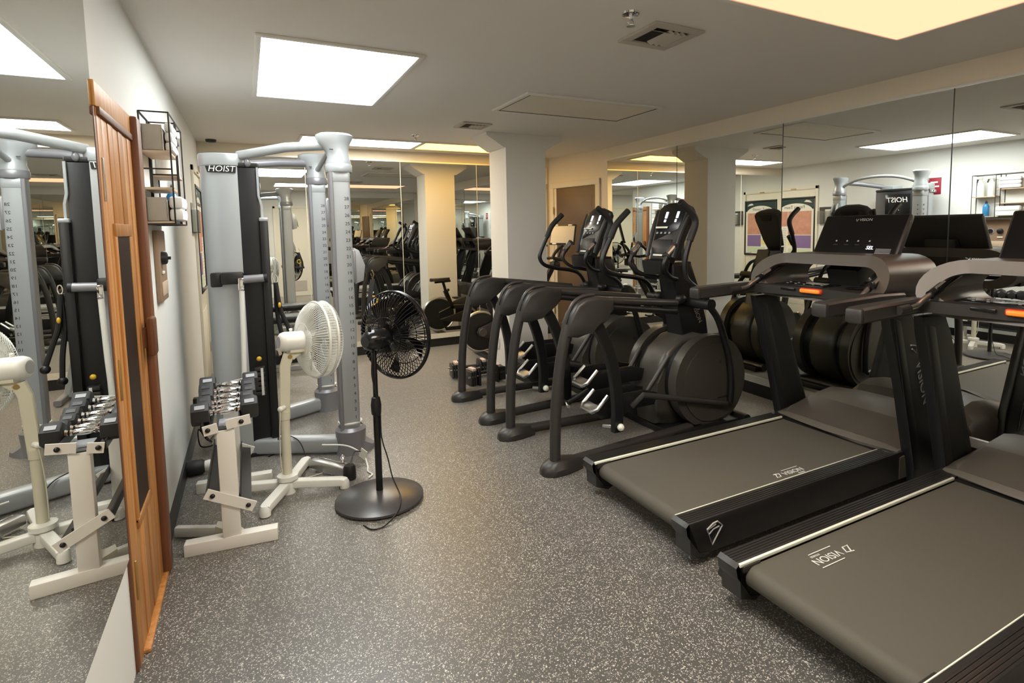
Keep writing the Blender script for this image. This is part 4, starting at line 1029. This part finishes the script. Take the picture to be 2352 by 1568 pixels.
def bin_(label, y0, y1, z0, z1):
    t = thing('fabric_bin', label, 'bin', (XL, 3.15, z0), group='canvas bins on the wall shelf')
    g = G(); o_, i_ = [], []
    a, b_, c_, d_ = .008, D - .03, y0, y1; hh = z1 - z0
    for lo, hi in (((a, c_, 0), (b_, c_ + .004, hh)), ((a, d_ - .004, 0), (b_, d_, hh)), ((a, c_, 0), (a + .004, d_, hh)), ((b_ - .004, c_, 0), (b_, d_, hh * .9)), ((a, c_, 0), (b_, d_, .004))): g.bb(lo, hi, .0015)
    g.obj('canvas', 'canvas', t)
    return t
bin_('grey canvas bin on the upper board of the wall shelf', .012, .27, 1.53 + .3425, 1.53 + .46)
bin_('grey canvas bin on the bottom board of the wall shelf', .012, .27, 1.53 + .013, 1.53 + .125)
def towels(label, y0, y1, z0, n, hh):
    t = thing('folded_towel', label, 'towel', (XL + .03, 3.15, z0), group='white towels on the wall shelf')
    for k in range(n):
        z = k * hh / n
        g = G().bb((.0, y0, z + .002), (D - .015, y1, z + hh / n), min(.018, hh / n * .45))
        g.obj('fold', 'towel', t)
    return t
t_ = towels('white folded towels in front of the upper canvas bin', .05, .27, 1.53 + .3425, 3, .135)
for c in t_.children: pass
t_.location.x = XL + .092; t_.scale = (.32, 1, 1)
t_ = towels('white folded towel bulging out of the lower canvas bin', .04, .28, 1.53 + .013, 2, .118)
t_.location.x = XL + .092; t_.scale = (.55, 1, 1)
def spray(label, loc, m_, rz):
    t = thing('spray_bottle', label, 'bottle', loc, rz, 'spray bottles on the wall shelf')
    G().lathe([(0, 0), (.036, 0), (.038, .01), (.038, .13), (.030, .165), (.013, .19), (.013, .21), (0, .21)]).obj('bottle', m_, t)
    G().bb((-.02, -.013, .21), (.055, .013, .245), .008).obj('nozzle', 'white', t)
    G().bar([(.03, 0, .215), (.045, 0, .17)], .012, .012).obj('trigger', 'darkprint', t)
    return t
spray('white spray bottle on the far half of the wall shelf, nearer the wall', (XL + .05, 3.52, 1.5 + .286), 'white', R(80))
spray('white spray bottle on the far half of the wall shelf, at its far end', (XL + .072, 3.625, 1.5 + .286), 'white', R(40))
bb_ = thing('blue_bottle', 'blue bottle with dark cap on the bottom board of the wall shelf', 'bottle', (XL + .072, 3.56, 1.543))
G().lathe([(0, 0), (.032, 0), (.034, .01), (.034, .12), (.02, .15), (.012, .155), (0, .155)]).obj('bottle', 'blue', bb_)
G().lathe([(0, 0), (.014, 0), (.014, .03), (.006, .032), (0, .05)], (0, 0, .153)).obj('cap', 'darkprint', bb_)

cp_ = thing('control_panel', 'brown wooden control plate with black knob below the wall shelf', 'control panel', (XL, 3.33, 1.14))
G().bb((0, 0, 0), (.022, .27, .36), .006).obj('plate', 'woodpanel', cp_)
kb = G().lathe([(0, 0), (.034, 0), (.030, .022), (.022, .026), (0, .028)], (.022, .09, .22), (1, 0, 0)).obj('knob', 'black', cp_)
G().cyl((.045, .09, .22), (.062, .09, .22), .008).obj('knob_pointer', 'black', kb)
G().lathe([(.030, 0), (.036, 0), (.036, .006), (.030, .006)], (.022, .19, .22), (1, 0, 0)).obj('dial_ring', 'print', cp_)
G().lathe([(0, 0), (.028, 0), (.028, .012), (0, .012)], (.022, .19, .22), (1, 0, 0)).obj('dial', 'black', cp_)
G().bb((.022, .06, .14), (.030, .12, .155), .003).obj('switch', 'strip', cp_)
G().bb((.022, .03, .03), (.026, .24, .10), .002).obj('timer_plate', 'shelfwood', cp_)

# ------------------------------------------------------------------ signs and posters
ps = thing('framed_poster', 'black framed poster with green header on the far left cream door', 'poster', (XL + .009, 6.31, 1.43))
for lo, hi in (((0, -.37, -.50), (.02, .37, -.47)), ((0, -.37, .47), (.02, .37, .50)), ((0, -.37, -.5), (.02, -.345, .5)), ((0, .345, -.5), (.02, .37, .5))): G().bb(lo, hi, .003).obj('frame', 'black', ps)
bk = G().bb((.002, -.345, -.47), (.008, .345, .47)).obj('sheet', 'paper', ps)
G().bb((.008, -.345, .30), (.0095, .345, .47)).obj('header', 'posterdark', bk)
G().prism([(y, z) for y, z in arc(0, .26, .33, 15, 165, 12, .14)], 'x', .0095, .0105).obj('title_oval', 'paper', bk)
text('title', 'Fitness Team', .075, 'darkprint', bk, (.0115, .02, .335), (0, 1, 0), (0, 0, 1), .0004)
G().prism([(-.31, .40), (-.16, .42), (-.20, .45), (-.26, .44)], 'x', .0095, .0105).obj('header_mark', 'paper', bk)
for y0, y1, z0, z1, m_ in ((-.30, .14, -.12, .27, 'posterred'), (.15, .32, .02, .27, 'posterred'), (-.30, .02, -.34, -.13, 'posterpurple'), (.03, .13, -.30, -.20, 'posteryellow'), (-.30, .13, -.45, -.35, 'postergreen')):
    G().bb((.008, y0, z0), (.0095, y1, z1)).obj('picture', m_, bk)
for k in range(14): G().bb((.008, .17, -.02 - .03 * k), (.009, .17 + .06 + .07 * ((k * 7) % 5) / 5, -.012 - .03 * k)).obj('text_line', 'print', bk)
rs = thing('wall_sign', 'dark red sign with white lines high on the left wall behind the shelf', 'sign', (XL, 4.20, 1.96))
G().bb((0, -.085, -.11), (.006, .085, .11), .002).obj('plate', 'signred', rs)
for k in range(3): G().bb((.006, -(.030, .062, .045)[k], -.07 + .055 * k), (.007, (.030, .062, .045)[k], -.05 + .055 * k)).obj('white_line', 'whiteprint', rs)
bh = thing('brochure_holder', 'clear acrylic brochure holder on the left wall before the far door', 'holder', (XL, 5.77, 1.49))
for lo, hi in (((0, -.11, 0), (.004, .11, .26)), ((.045, -.11, 0), (.049, .11, .20)), ((0, -.11, 0), (.049, -.106, .20)), ((0, .106, 0), (.049, .11, .20)), ((0, -.11, 0), (.049, .11, .004)), ((.0, -.002, 0), (.049, .002, .2))): G().bb(lo, hi).obj('wall', 'acrylic', bh)
G().bb((.01, -.10, .01), (.03, -.01, .22)).obj('leaflets', 'paper', bh)
